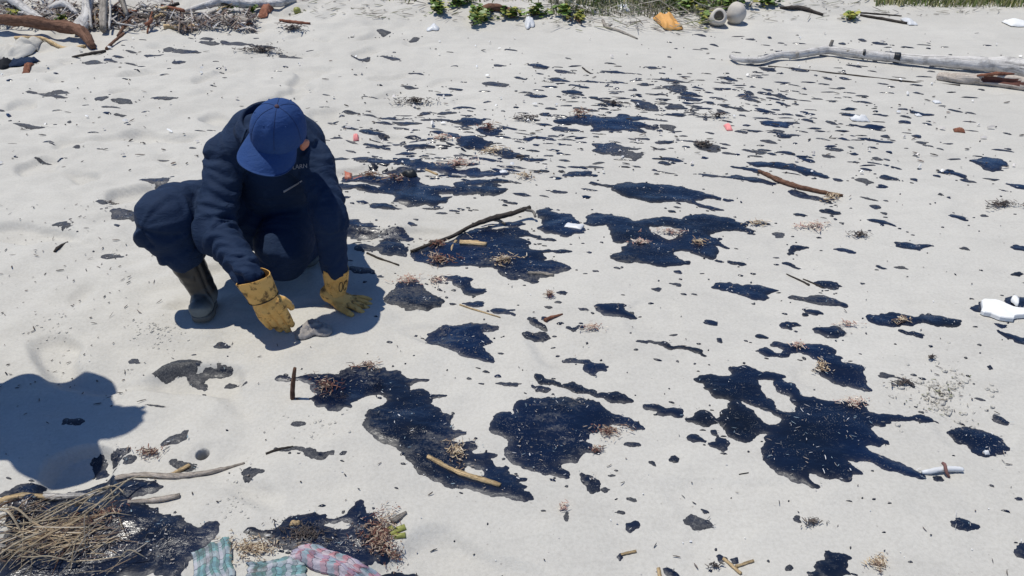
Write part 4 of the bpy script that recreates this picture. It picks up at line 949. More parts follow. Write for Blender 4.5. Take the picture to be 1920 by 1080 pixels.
def collar():
    # a turned-down shirt collar: stand plus fall, open at the front
    c = J['neck'] + (-.014, .0, .022); ax = unit((.02, -.35, .93)); f = unit(np.array([-.25, -.95, -.2])); f = unit(f - ax * np.dot(f, ax)); s = np.cross(f, ax)
    V = []; F = []; n = 40
    prof = [(.062, -.045), (.064, -.01), (.068, .030), (.073, .036), (.082, .022), (.094, -.004), (.104, -.022), (.101, -.026), (.088, -.006), (.076, .014)]
    for j in range(n + 1):
        a = math.radians(28 + (360 - 56) * j / n)
        back = 0.5 - .5 * math.cos(a)
        for r, z in prof:
            rr = r * 1.07 * (1.02 + .10 * abs(math.sin(a))); zz = z * (0.75 + .45 * back) + .010 * back
            V.append(c + f * math.cos(a) * rr + s * math.sin(a) * rr * 1.08 + ax * zz)
    k = len(prof)
    for j in range(n):
        for i in range(k): F.append((j * k + i, j * k + (i + 1) % k, (j + 1) * k + (i + 1) % k, (j + 1) * k + i))
    F.append(tuple(range(k))); F.append(tuple(n * k + i for i in range(k))[::-1])
    add_mesh('collar', V, F, M['navy'], cov_o)
collar()

def surf_patch(name, pxs, m, parent, nu=6, nv=6, lift=.0035, thick=.002):
    """a small sewn-on quad lying on the coverall; pxs: its four corners"""
    P = np.array(pxs, float); V = []; ok = True
    for i in range(nv + 1):
        for j in range(nu + 1):
            a, b = j / nu, i / nv
            q = P[0] * (1 - a) * (1 - b) + P[1] * a * (1 - b) + P[2] * a * b + P[3] * (1 - a) * b
            p, nr = cast(BV, q[0], q[1])
            if p is None: return None
            V.append((vec(p), vec(nr)))
    top = [p + nr * lift for p, nr in V]; bot = [p - nr * thick for p, nr in V]; k = nu + 1; F = []
    for i in range(nv):
        for j in range(nu):
            q = (i * k + j, i * k + j + 1, (i + 1) * k + j + 1, (i + 1) * k + j); F.append(q[::-1]); F.append(tuple(t + len(top) for t in q))
    ring = [i for i in range(nu + 1)] + [i * k + nu for i in range(1, nv + 1)] + [nv * k + j for j in range(nu - 1, -1, -1)] + [i * k for i in range(nv - 1, 0, -1)]
    for a, b in zip(ring, ring[1:] + ring[:1]): F.append((a, b, b + len(top), a + len(top)))
    return mesh_obj(name, top + bot, F, m, parent)
surf_patch('sleeve_patch', [(373, 329), (394, 331), (392, 354), (371, 352)], M['patch'], cov_o)
surf_patch('pocket_edge', [(531, 358), (566, 338), (567, 340), (532, 361)], M['thread'], cov_o, 10, 1, .003, .001)
def chest_text():
    cu = bpy.data.curves.new('name_text', 'FONT'); cu.body = 'LARN'; cu.size = 0.021; cu.extrude = 0.0006; cu.align_x = 'LEFT'
    o = bpy.data.objects.new('t', cu); C.objects.link(o)
    dg = bpy.context.evaluated_depsgraph_get(); me = bpy.data.meshes.new_from_object(o.evaluated_get(dg)); bpy.data.objects.remove(o)
    # stitch it to the cloth letter by letter: map text plane to pixels, then onto the chest
    co = np.zeros(len(me.vertices) * 3); me.vertices.foreach_get('co', co); co = co.reshape(-1, 3)
    w = co[:, 0].max(); V = []
    for x, y, z in co:
        px = 549 + x / w * 27; py = 317 - (y / w) * 27 - x / w * 2.5
        p, nr = cast(BV, px, py)
        if p is None: return
        V.append(vec(p) + vec(nr) * (.002 + (.001 if z > 0 else 0)))
    mesh_obj('stitched_name', V, [tuple(p.vertices) for p in me.polygons], M['thread'], cov_o, smooth=False)
chest_text()

def boot(ank, toe, top, label_parent, r_top=.072):
    ank, toe, top = vec(ank), vec(toe), vec(top)
    d = unit((toe - ank) * (1, 1, 0)); up = np.array([0, 0, 1.0]); sd = np.cross(d, up)
    g0 = float(h(ank[0], ank[1])) + .012
    heel = np.array([ank[0], ank[1], 0]) - d * .055; L = np.linalg.norm((toe - ank)[:2]) + .055
    def P(x, z): return heel + d * x + up * (g0 + z)
    parts = [tube_geo([top, top * .6 + ank * .4, ank * .85 + top * .15, ank + up * .0, P(.055, .055)], [r_top, .066, .054, .053, .050], 22, 5),
             tube_geo([P(.035, .045), P(.09, .052), P(L * .62, .044), P(L * .84, .038), P(L - .028, .032)], [.040, .045, .040, .036, .030], 20, 5, ell=[.95, .95, 1.15, 1.28, 1.25], flat_dir=sd)]
    v, f, ed = fuse(parts, .005, 3)
    n = normals(v, f)
    zz = v[:, 2] - g0; along = (v - heel) @ d
    crease = 0.0030 * np.sin(along * 190 + 3 * pn(v[:, 0] * 20, v[:, 1] * 20, 2)) * np.exp(-((along - L * .62) / .03) ** 2) * sstep(.03, .05, zz)
    folds = .0035 * pn(v[:, 2] * 38, np.arctan2(v[:, 0] - ank[0], v[:, 1] - ank[1]) * .8, 5) * sstep(.06, .12, zz) * sstep(.30, .14, zz)
    v = v + n * (crease + folds)[:, None]
    b = add_mesh('boot', v, f, M['rubber'], label_parent)
    # sole
    V = []; F = []; n_ = 28
    for z in (-.006, .014, .017):
        for j in range(n_):
            a = 2 * math.pi * j / n_; c, s = math.cos(a), math.sin(a)
            x = L * .5 + c * (L * .5 + .004) ; wd = .043 + .010 * max(0, c) - .004 * max(0, -c) - .005 * math.exp(-((c + .15) / .3) ** 2)
            k = 1.0 if z < .016 else .9
            V.append(heel + d * x + sd * (s * abs(s) ** -0.25 * wd * k if abs(s) > 1e-6 else 0) + up * (g0 + z))
    for i in range(2):
        for j in range(n_): F.append((i * n_ + j, i * n_ + (j + 1) % n_, (i + 1) * n_ + (j + 1) % n_, (i + 1) * n_ + j))
    F.append(tuple(range(n_))[::-1]); F.append(tuple(2 * n_ + j for j in range(n_)))
    add_mesh('sole', V, F, M['sole'], b)
    return b
tR = gpt(378, 612); topR = J['kneeR'] * .74 + J['ankR'] * .26
boot(J['ankR'], tR, topR, person)
# trailing boot behind the lowered knee, toes dug into the sand
boot((-.93, 3.20, .10), (-.93, 3.02, .03), (-.94, 3.02, .15), person, .062)
# trouser hem, a loose turned edge over the boot
def hem():
    c = cuffR; ax = unit(J['ankR'] - J['kneeR']); e1 = unit(np.cross(ax, (0, 1, 0))); e2 = np.cross(ax, e1); V = []; F = []; n = 40
    prof = [(.086, -.035), (.092, -.005), (.094, .012), (.089, .017), (.083, .010), (.082, -.02)]
    for j in range(n):
        a = 2 * math.pi * j / n
        w = 1 + .05 * math.sin(3 * a + .6) + .03 * math.sin(7 * a)
        for r, z in prof: V.append(c + (e1 * math.cos(a) + e2 * math.sin(a)) * r * w + ax * (z + .006 * math.sin(2 * a + 1)))
    k = len(prof)
    for j in range(n):
        for i in range(k): F.append((j * k + i, j * k + (i + 1) % k, ((j + 1) % n) * k + (i + 1) % k, ((j + 1) % n) * k + i))
    add_mesh('trouser_hem', V, F, M['navy'], cov_o)
hem()

# gloves
gr = empty('glove'); gr.parent = person; gr.matrix_parent_inverse = world_of(person).inverted()
wrR = J['wrR']; tipR = vec(at_y(532, 622, 2.49))
glove(gr, wrR + unit(wrR - tipR) * .004, tipR - wrR, (1, .15, .25), (-.15, -1, .2), (.050, .0435, -.006, .084), .10, .92, scale=1.12, thumb_out=.010, seed=1)
gr['label'] = 'stained yellow leather work glove reaching down to the grey husk'
gl = empty('glove'); gl.parent = person; gl.matrix_parent_inverse = world_of(person).inverted()
wl = J['wrL']; base = vec(gpt(636, 572))
glove_dir = unit(np.array([.93, -.10, -.10]))
def left_glove():
    # upright gauntlet, then the hand laid flat on the sand
    r = .050; V = []; F = []; n = 26; st = 8
    top = wl + np.array([0.003, 0, .004]); bot = base + np.array([-.012, .01, .035])
    ax = unit(bot - top); e1 = unit(np.cross(ax, (0, 1, 0))); e2 = np.cross(ax, e1); Ln = np.linalg.norm(bot - top)
    for layer in (0, 1):
        for i in range(st + 1):
            t = i / st
            for j in range(n):
                a = 2 * math.pi * j / n
                rr = (.054 - .014 * t ** 1.3) * (1 + .04 * math.sin(3 * a + t * 4) + .03 * math.sin(2 * a - t * 9) * t) - .0022 * layer
                V.append(top + ax * (Ln * t) + (e1 * math.cos(a) + e2 * math.sin(a) * .85) * rr)
    o2 = (st + 1) * n
    for i in range(st):
        for j in range(n):
            q = (i * n + j, i * n + (j + 1) % n, (i + 1) * n + (j + 1) % n, (i + 1) * n + j); F.append(q); F.append(tuple(o2 + t for t in q[::-1]))
    for i in (0, st):
        for j in range(n): F.append((i * n + j, i * n + (j + 1) % n, o2 + i * n + (j + 1) % n, o2 + i * n + j))
    cu = add_mesh('gauntlet', V, F, M['leather'], gl)
    a = glove_dir; up = np.array([0, 0, 1.0]); b = unit(np.array([-.12, -1, 0.0])); 
    def L(x, y, z): return base + a * x + b * y + up * z
    g = [tube_geo([L(-.035, 0, .050), L(-.015, 0, .036), L(.02, .0, .026), L(.055, .0, .018)], [.040, .036, .030, .017], 18, 4, ell=[1.0, 1.1, 1.35, 2.4], flat_dir=b)]
    for i in range(4):
        y0 = .032 - .0225 * i; ln = (.066, .076, .070, .055)[i]; y1 = y0 * 1.7
        P = [L(.03, y0 * .9, .020), L(.062, y0, .021), L(.062 + ln * .42, y0 + (y1 - y0) * .4, .019), L(.062 + ln * .75, y0 + (y1 - y0) * .75, .012), L(.062 + ln, y1, .004)]
        g.append(tube_geo(P, [.0125, .0125, .0118, .0112, .0100], 12, 4))
    g.append(tube_geo([L(-.01, .024, .024), L(.022, .050, .019), L(.050, .066, .014), L(.078, .076, .009)], [.018, .0155, .0135, .0115], 12, 4))
    v, f, ed = fuse(g, .0024, 3); nn = normals(v, f)
    v = v + nn * (0.0014 * pn(v[:, 0] * 60, v[:, 1] * 60, 8))[:, None]
    add_mesh('hand', v, f, M['leather'], gl)
    # ink letters on the cuff
    def on_cuff(u, t): 
        aa = u; rr = (.054 - .014 * t ** 1.3) * (1 + .04 * math.sin(3 * aa + t * 4) + .03 * math.sin(2 * aa - t * 9) * t) + .0014
        return top + ax * (Ln * t) + (e1 * math.cos(aa) + e2 * math.sin(aa) * .85) * rr
    toward = unit(EYE - top); a0 = math.atan2(np.dot(toward, e2), np.dot(toward, e1))
    sgn = 1 if np.dot((e1 * -math.sin(a0) + e2 * math.cos(a0)), CR) > 0 else -1
    for kind, off, lo, hi in (('O', .42, 0, 2 * math.pi), ('C', .86, .7, 5.6)):
        pts = [on_cuff(a0 + sgn * (off + .17 * math.cos(t)), .46 - .18 * math.sin(t)) for t in np.linspace(lo, hi, 18)]
        gv, gf, _ = tube_geo(pts, [.0016] * 18, 6, 1); add_mesh('ink_letter', gv, gf, M['ink'], cu)
left_glove()
gl['label'] = 'yellow leather work glove braced flat on the sand, inked letters on its cuff'
tag(person, 'crouching person in navy coverall, blue cap, yellow work gloves and black rubber boots', 'person')
# ------------------------------------------------------------------ the bystander whose shadow falls into the picture
def bystander():
    bx, by = BYST
    g0 = float(h(bx, by)); root = empty('person', (bx, by, g0))
    cy_, sy_ = math.cos(rad(15)), math.sin(rad(15))
    def P(x, y, z): return (bx + x * cy_ - y * sy_, by + x * sy_ + y * cy_, g0 + z)
    # turned towards the crouching man, hands joined at the chest
    cl = [tube_geo([P(-.06, 0, .92), P(-.03, 0, 1.10), P(0.04, 0, 1.28), P(.06, 0, 1.40)], [.15, .14, .14, .11], 22, 5, ell=[1.5, 1.5, 1.5, 1.6], flat_dir=(-sy_, cy_, 0))]
    for s in (1, -1):
        cl.append(tube_geo([P(.06, .10 * s, 1.40), P(.06, .175 * s, 1.385), P(.05, .19 * s, 1.14), P(.11, .09 * s, 1.16)], [.085, .085, .075, .05], 16, 5))
    v, f, ed = fuse(cl, .01, 4); mesh_obj('shirt', wrinkle(v, f, [(P(0, 0, .9), P(0, 0, 1.4), .17, .006, .5, .5)], .006, 9), f, M['khaki'], root)
    tr = []
    for s in (1, -1):
        tr.append(tube_geo([P(-.06, .085 * s, .95), P(-.13, .095 * s, .72), P(-.20, .10 * s, .48), P(-.30, .10 * s, .10)], [.115, .095, .075, .065], 18, 5))
    v, f, ed = fuse(tr, .01, 4); mesh_obj('trousers', v, f, M['navy'], root)
    sk = [ball_geo(P(.14, 0, 1.60), (.092, .074, .105), 16, 10), ball_geo(P(.18, 0, 1.53), (.06, .055, .06), 14, 9), ball_geo(P(.232, 0, 1.57), (.02, .014, .024), 8, 6),
          ball_geo(P(.13, .078, 1.59), (.02, .012, .03), 8, 6), ball_geo(P(.13, -.078, 1.59), (.02, .012, .03), 8, 6),
          tube_geo([P(.12, 0, 1.54), P(.01, 0, 1.40), P(0, 0, 1.0)], [.055, .06, .09], 14, 4)]
    for s in (1, -1):
        sk.append(tube_geo([P(.06, .12 * s, 1.38), P(.06, .175 * s, 1.36), P(.05, .185 * s, 1.14), P(.10, .09 * s, 1.16), P(.13, .06 * s, 1.17)], [.045, .045, .036, .028, .030], 12, 5))
        for k in range(4): sk.append(tube_geo([P(.12, .065 * s, 1.145 + .018 * k), P(.155, .03 * s, 1.15 + .018 * k), P(.16, .0 * s, 1.15 + .018 * k)], [.0095, .009, .008], 8, 3))
        sk.append(tube_geo([P(.12, .06 * s, 1.20), P(.14, .04 * s, 1.23), P(.15, .02 * s, 1.235)], [.011, .010, .009], 8, 3))
        sk.append(tube_geo([P(-.06, .09 * s, .9), P(-.20, .10 * s, .48), P(-.30, .10 * s, .08)], [.08, .055, .04], 12, 5))
    v, f, ed = fuse(sk, .006, 2); mesh_obj('body', v, f, M['skin'], root)
    hv = ball_geo(P(.12, 0, 1.625), (.098, .082, .095), 16, 10); mesh_obj('hair', hv[0], hv[1], M['hair'], root)
    for s in (1, -1):
        e = ball_geo(P(.225, .03 * s, 1.60), .011, 8, 6); mesh_obj('eye', e[0], e[1], M['plastic'], root)
        sh = tube_geo([P(-.37, .10 * s, .045), P(-.30, .10 * s, .05), P(-.20, .115 * s, .04), P(-.14, .12 * s, .032)], [.040, .046, .042, .030], 14, 4); mesh_obj('shoe', sh[0], sh[1], M['rubber'], root)
    tag(root, 'standing bystander outside the frame, casting the big shadow on the near sand', 'person')
BYST = (-1.90, 2.08)
bystander()

# ------------------------------------------------------------------ driftwood and sticks
def stick(name, px, rpx, m, label, cat, group=None, lift=None, n=10, ripple=.38, k=6, parent=None, cap='flat', taper_end=True, sink=.82):
    px = np.array(px, float); rpx = np.broadcast_to(np.asarray(rpx, float), (len(px),)).copy()
    g = gxy(np.column_stack([px[:, 0], px[:, 1] + rpx * .45])); P = []; R = []
    for i, (x, y) in enumerate(g):
        D = depth((x, y, 0)); r = rpx[i] * D / FOC
        P.append((x, y, float(h(x, y)) + r * sink + (lift[i] if lift is not None else 0))); R.append(r)
    v, f, uv = tube_geo(P, R, n, k, ripple=ripple, seed=int(px.sum()) % 997, cap=cap, jitter=.10)
    uvs = np.array(uv) * (1 / max(R[0] * 6, .02), 1)
    return tag(mesh_obj(name, v, f, M[m], parent, True, uvs), label, cat, group)
stick_list = [
 ('driftwood_log', [(1422,322),(1440,330),(1462,340),(1490,350),(1530,358),(1580,368)], [3.2,4.2,4.8,4.8,4,2.4], 'wood_brown', 'splintered reddish brown branch slanting across the oil, far side', 'driftwood', None),
 ('driftwood_stick', [(802,857),(848,877),(890,895),(938,911)], [4,5,5.5,5], 'wood_tan', 'pale yellow stick lying on the big crooked spill', 'stick', None),
 ('driftwood_stick', [(1357,1043),(1372,1058),(1390,1074)], [3,3.2,3], 'wood_tan', 'pale broken stick, lower of the crossed pair', 'stick', None),
 ('driftwood_stick', [(1380,1060),(1413,1051)], [3,2.6], 'wood_tan', 'short pale stick, upper of the crossed pair', 'stick', None),
 ('driftwood_stick', [(1235,1062),(1239,1084)], [3.5,3.5], 'wood_tan', 'pale wood chip at the frame edge beside an oil blot', 'stick', None),
 ('driftwood_stick', [(1165,1037),(1193,1031)], [2.6,2.6], 'wood_tan', 'short pale stick touching a tiny oil blot', 'stick', None),
 ('driftwood_stick', [(-30,945),(30,926),(90,912)], [6,6,5], 'wood_tan', 'pale brown stick entering from the corner above the reeds', 'stick', None),
 ('driftwood_stick', [(76,913),(130,911),(180,904),(232,893)], [7,6,5,3], 'wood_white', 'bleached white stick with a frayed butt above the reeds', 'stick', None),
 ('driftwood_stick', [(218,897),(260,891),(320,893),(370,885),(420,872),(458,864)], [5,5,5.5,5,3.5,2], 'wood_pale', 'long tapering grey stick pointing away from the reeds', 'stick', None),
 ('driftwood_stick', [(306,894),(330,882),(354,866)], [3.5,3.5,4], 'wood_tan', 'short branch forking off the long tapering grey stick', 'stick', None),
 ('driftwood_stick', [(242,947),(290,938),(338,930)], [4,5,5], 'wood_pale', 'grey split stick at the outer edge of the reeds', 'stick', None),
 ('driftwood_stick', [(130,936),(142,928),(158,917)], [2,4,3], 'wood_dark', 'stubby dark oiled stick among the reeds', 'stick', None),
 ('driftwood_stick', [(736,984),(748,976),(762,966)], [5,5,3], 'wood_grey', 'grey forked twig beside the yellow green leaf', 'stick', None),
 ('driftwood_stick', [(498,849),(520,842),(550,836)], [2,2.5,1.5], 'wood_dark', 'thin dark twig on the dry smear', 'stick', None),
 ('driftwood_stick', [(688,473),(715,484),(748,495)], [2,2,1.5], 'wood_dark', 'thin dark straight twig beside the braced sleeve', 'stick', None),
 ('driftwood_stick', [(862,571),(895,583),(938,598)], [1.5,1.5,1.2], 'wood_tan', 'thin straw-coloured twig joining two oil patches', 'stick', None),
 ('driftwood_stick', [(990,512),(1012,513),(1038,517)], [3,4,3], 'wood_grey', 'grey wood splinter on the edge of the branch pool', 'stick', None),
 ('driftwood_stick', [(862,456),(885,456),(912,460)], [5,6,4], 'wood_tan', 'pinkish wood chunk on the oil below the dark branch', 'stick', None),
 ('driftwood_stick', [(1022,602),(1032,596),(1055,587)], [4,3.5,1.2], 'wood_red', 'red-tipped stick standing off a small grey patch', 'stick', None),
 ('driftwood_stick', [(798,317),(820,325)], [2,2], 'wood_tan', 'pale stick near end of the tattered patch', 'stick', None),
 ('driftwood_stick', [(848,327),(874,331)], [2.5,2.5], 'wood_white', 'bleached short stick on the tattered patch', 'stick', None),
 ('driftwood_stick', [(1092,126),(1100,132),(1108,136)], [1.2,1.5,1.2], 'wood_dark', 'dark hooked twig alone on far sand', 'stick', None),
 ('driftwood_stick', [(103,473),(112,464),(127,453)], [2.2,2.8,1.2], 'wood_dark', 'dark bent twig on the trodden sand', 'stick', None),
 ('driftwood_stick', [(1475,511),(1500,522),(1518,531)], [1,1.5,2], 'wood_dark', 'fine dark twig above the sandy smear', 'stick', None),
 ('driftwood_stick', [(1506,520),(1520,526),(1545,536)], [1,1.4,1.2], 'wood_dark', 'fine black twig touching the smooth oval patch', 'stick', None),
 ('driftwood_stick', [(1386,887),(1404,884)], [1,1], 'wood_dark', 'tiny black twig lying alone near the huge pool', 'stick', None),
 ('driftwood_stick', [(1440,124),(1560,137),(1700,151),(1800,160)], [1.2,1.4,1.6,1.4], 'wood_dark', 'long thin dark rod in front of the white driftwood log', 'stick', None),
 ('driftwood_log', [(893,25),(930,24),(968,29)], [5,7,6], 'wood_brown', 'short brown log on the dune among creepers', 'driftwood', None),
 ('driftwood_stick', [(1462,17),(1500,19),(1542,30)], [2,4,2.5], 'wood_dark', 'dark thick root on the dune crest', 'driftwood', None),
 ('driftwood_stick', [(1610,25),(1650,28),(1690,30)], [1.5,1.5,1.2], 'wood_dark', 'upper dark rod beside the white dune scrap', 'stick', None),
 ('driftwood_stick', [(1612,30),(1660,38),(1700,44)], [2,2.5,2.5], 'wood_dark', 'lower dark rod touching the white dune scrap', 'stick', None),
 ('driftwood_stick', [(1130,40),(1138,52),(1165,60),(1195,73)], [2.5,3,2.5,1.5], 'wood_grey', 'curved grey root at the dune foot', 'driftwood', None),
 ('driftwood_stick', [(1075,18),(1092,17),(1115,28)], [2,3,4], 'wood_white', 'bleached branch on the grassy dune', 'driftwood', None),
]
for a in stick_list: stick(*a)
stick('driftwood_log', [(-8,64),(60,65),(112,66),(145,70),(164,80),(176,90)], [9,10,10,10,9,6], 'wood_brown', 'long brown log lying across the front of the driftwood pile', 'driftwood', 'driftwood pile', lift=[.10,.10,.09,.08,.05,0.0], n=14)
stick('driftwood_log', [(-8,14),(25,20),(52,34),(88,48)], [11,10,8,5], 'wood_white', 'thick bleached grey trunk at the back corner of the pile', 'driftwood', 'driftwood pile', lift=[.10,.10,.06,.02], n=14)
stick('driftwood_log', [(150,62),(165,45),(170,25),(178,4)], [12,11,9,8], 'wood_white', 'upright bleached root stump in the driftwood pile', 'driftwood', 'driftwood pile', lift=[0,.03,.06,.10], n=14, ripple=.35)
stick('driftwood_log', [(196,64),(202,42),(214,22),(230,18),(240,34)], [6,6,6,6,4], 'wood_grey', 'arched grey root in the driftwood pile', 'driftwood', 'driftwood pile', lift=[.02,.12,.22,.20,.05], n=12, ripple=.3)
stick('driftwood_log', [(98,28),(128,28),(150,38)], [5,6,4], 'wood_white', 'white forked root leaning on the stump', 'driftwood', 'driftwood pile', lift=[.05,.08,.05], n=12, ripple=.3)
stick('driftwood_log', [(338,22),(372,29),(420,27),(470,21),(520,14),(556,8)], [3,5,7,7,7,5], 'wood_white', 'long bleached log stretched along the dune slope', 'driftwood', 'driftwood pile', lift=[0,.03,.05,.05,.04,.0], n=14)
stick('driftwood_log', [(400,46),(440,42),(475,46)], [6,8,8], 'wood_grey', 'short fat grey-brown log end at the pile', 'driftwood', 'driftwood pile', n=14)
stick('driftwood_log', [(308,54),(340,51),(372,49)], [5,5,4], 'wood_tan', 'tan log half buried at the pile foot', 'driftwood', 'driftwood pile', n=12)
stick('driftwood_log', [(244,30),(265,33),(285,38)], [7,7,4], 'wood_dark', 'dark grey log behind the arched root', 'driftwood', 'driftwood pile', n=12)
stick('driftwood_stick', [(30,78),(80,78),(120,85),(160,89)], [2.5,3,3.5,3.5], 'wood_tan', 'pale thin pole under the long brown log', 'driftwood', 'driftwood pile', lift=[.03,.02,0,0])
stick('driftwood_stick', [(135,104),(168,105),(199,99)], [1.5,3,2.5], 'wood_dark', 'dark stick lying in front of the pile', 'driftwood', 'driftwood pile')
stick('driftwood_stick', [(200,93),(215,84),(236,76)], [3,2.5,2.5], 'wood_brown', 'brown forked stick at the end of the long brown log', 'driftwood', 'driftwood pile', lift=[0,.02,.05])
stick('driftwood_stick', [(222,70),(240,56),(256,46)], [2.5,2.5,1.5], 'wood_brown', 'thin brown stick leaning beside the arched root', 'driftwood', 'driftwood pile', lift=[0,.05,.08])
stick('driftwood_stick', [(525,42),(555,45),(582,47)], [2,3,2], 'wood_red', 'reddish stick on the slope past the pile', 'driftwood', 'driftwood pile')
stick('driftwood_stick', [(276,62),(284,50),(290,42)], [1.5,2,1.5], 'wood_red', 'red stick standing in the pile litter', 'driftwood', 'driftwood pile', lift=[0,.06,.1])
stick('driftwood_stick', [(208,66),(213,44),(217,20)], [2,2,2], 'wood_white', 'thin white stick propped on the arched root', 'driftwood', 'driftwood pile', lift=[.05,.16,.26])
stick('driftwood_stick', [(174,60),(174,42),(172,26)], [2.5,3,3], 'wood_white', 'white peeled stick propped on the stump', 'driftwood', 'driftwood pile', lift=[.03,.14,.2])
for i in range(62):
    cx = random.uniform(0, 470) if i < 44 else random.uniform(150, 330); cy = random.uniform(22, 60) if cx < 330 else random.uniform(28, 54)
    L_ = random.uniform(14, 46); a = random.uniform(-.6, .6); dx = L_ * math.cos(a) / 2; dy = L_ * math.sin(a) / 4
    lf = random.uniform(0, .07)
    stick('driftwood_stick', [(cx - dx, cy - dy), (cx, cy + random.uniform(-2, 2)), (cx + dx, cy + dy)], [random.uniform(1.2, 3.0)] * 3, wk := random.choice(['wood_white', 'wood_grey', 'wood_grey', 'wood_brown', 'wood_tan', 'wood_red', 'wood_dark']),
          {'wood_white': 'bleached white', 'wood_grey': 'weathered grey', 'wood_brown': 'brown', 'wood_tan': 'pale tan', 'wood_red': 'reddish', 'wood_dark': 'dark wet'}[wk] + ' loose stick jumbled in the driftwood pile', 'driftwood', 'loose sticks of the driftwood pile', lift=[lf, lf + .01, lf + random.uniform(-.02, .05)], n=7, k=3)

def upright_stick():
    b = gpt(547, 750, -.03); D = depth(b)
    top = vec(at_y(553, 690, b[1] + .01)); mid = (vec(b) + top) / 2 + (-.004, 0, 0)
    v, f, uv = tube_geo([vec(b), mid, top], [.0085, .008, .006], 10, 5, cap='flat', ripple=.25, seed=4)
    tag(mesh_obj('driftwood_stick', v, f, M['wood_brown'], None, True, np.array(uv) * (20, 1)), 'brown stick standing upright in the sand', 'stick')
upright_stick()

def white_log():
    px = [(1370,111),(1382,117),(1420,119),(1460,112),(1490,110),(1530,104),(1553,101),(1590,107),(1660,113),(1720,118),(1780,124),(1840,129),(1890,134),(1935,144)]
    r = [4,5,6,6.5,7,7.5,8,8,8.5,9,11,13,16,18]
    root = empty('driftwood_log', gpt(1620, 125)); tag(root, 'long bleached white driftwood log with two black bands, far side', 'driftwood')
    px = np.array(px, float); r = np.array(r, float)
    g = gxy(np.column_stack([px[:, 0], px[:, 1] + r * .5])); P = []; R = []
    for (x, y), q in zip(g, r):
        rr = q * depth((x, y, 0)) / FOC; R.append(rr); P.append((x, y, float(h(x, y)) + rr * .9 + .02))
    v, f, uv = tube_geo(P, R, 16, 6, ripple=.16, seed=5, cap='round', jitter=.03)
    mesh_obj('trunk', v, f, M['wood_white'], root, True, np.array(uv) * (2.5, 1))
    def at(pxx):
        i = int(np.searchsorted(px[:, 0], pxx)) - 1; t = (pxx - px[i, 0]) / (px[i + 1, 0] - px[i, 0])
        return vec(P[i]) * (1 - t) + vec(P[i + 1]) * t, R[i] * (1 - t) + R[i + 1] * t, unit(vec(P[i + 1]) - vec(P[i]))
    for pxx, w in ((1617, .010), (1679, .026)):
        c, rr, d = at(pxx); v, f, _ = tube_geo([c - d * w, c + d * w], [rr * 1.08, rr * 1.12], 16, 3, cap='flat', ripple=.35, seed=3); mesh_obj('band', v, f, M['black'], root)
    c, rr, d = at(1553); v, f, uv = tube_geo([c + (0, 0, rr * .6), c + (0.01, 0, rr + .05)], [.018, .014], 8, 3, cap='flat', ripple=.2); mesh_obj('branch_stub', v, f, M['wood_grey'], root, True, np.array(uv))
    for pxx in (1490, 1585): 
        c, rr, d = at(pxx); b = ball_geo(c + np.array([0, -rr * .75, rr * .3]), (.022, .016, .022), 10, 7); mesh_obj('knot', b[0], b[1], M['wood_grey'], root)
white_log()
def hollow_log():
    root = empty('driftwood_log', gpt(1840, 160)); tag(root, 'hollow brown log with a rotted dark cavity beside the long white log', 'driftwood')
    px = np.array([(1762,147),(1792,150),(1830,153),(1870,157),(1930,164)], float); r = np.array([8,10,11,12,13], float)
    g = gxy(np.column_stack([px[:, 0], px[:, 1] + r * .5])); P = []; R = []
    for (x, y), q in zip(g, r):
        rr = q * depth((x, y, 0)) / FOC; R.append(rr); P.append((x, y, float(h(x, y)) + rr * .85))
    v, f, uv = tube_geo(P, R, 24, 10, ripple=.2, seed=8, cap='round', jitter=.03)
    v = np.array(v); t = (v[:, 0] - v[:, 0].min()) / np.ptp(v[:, 0])
    ax = np.array([np.interp(v[:, 0], [p[0] for p in P], [p[k] for p in P]) for k in range(3)]).T
    q = v - ax; ang = np.arctan2(q[:, 2], -q[:, 1])
    notch = sstep(.38, .50, t) * sstep(.86, .70, t) * np.exp(-((ang - .35) / .55) ** 2)
    v = ax + q * (1 - .82 * notch)[:, None]
    fm = [1 if np.mean([notch[i] for i in p]) > .25 else 0 for p in f]
    o = mesh_obj('trunk', v, f, M['wood_pale'], root, True, np.array(uv) * (2, 1), mats=[M['hollow']], fmat=fm)
    v, f, uv = tube_geo([vec(P[2]) + (-.02, -R[2] * .4, R[2] * .8), vec(P[3]) + (-.05, -R[3] * .2, R[3] * 1.15), vec(P[3]) + (.10, 0, R[3] * 1.1)], [.008, .014, .006], 8, 5, cap='round', ripple=.5); mesh_obj('bark_flap', v, f, M['wood_red'], root, True, np.array(uv))
hollow_log()
def dark_branch():
    root = empty('driftwood_log', gpt(900, 445)); tag(root, 'dark oil-soaked branch fallen over the broad oil pool', 'driftwood')
    stick('stem', [(770,470),(810,459),(850,441),(880,433),(920,422),(958,414),(994,405)], [2.5,3.2,3.4,3.6,5.2,4.6,3.6], 'wood_dark', None, None, lift=[0,.01,.015,.02,.03,.04,.05], n=14, ripple=.35, parent=root)
    stick('twig', [(900,424),(915,418),(930,418),(948,423)], [2,3.6,3.6,2], 'wood_grey', None, None, lift=[.02,.02,.02,.01], ripple=.5, parent=root)
    stick('twig', [(855,445),(848,462),(846,472)], [2.5,2,1.5], 'wood_tan', None, None, parent=root)
    stick('twig', [(870,434),(890,448),(905,456)], [1.5,1.5,1], 'wood_grey', None, None, parent=root)
    stick('twig', [(975,409),(998,408),(1004,412)], [3,3,2], 'wood_grey', None, None, lift=[.05,.04,.02], parent=root)
dark_branch()

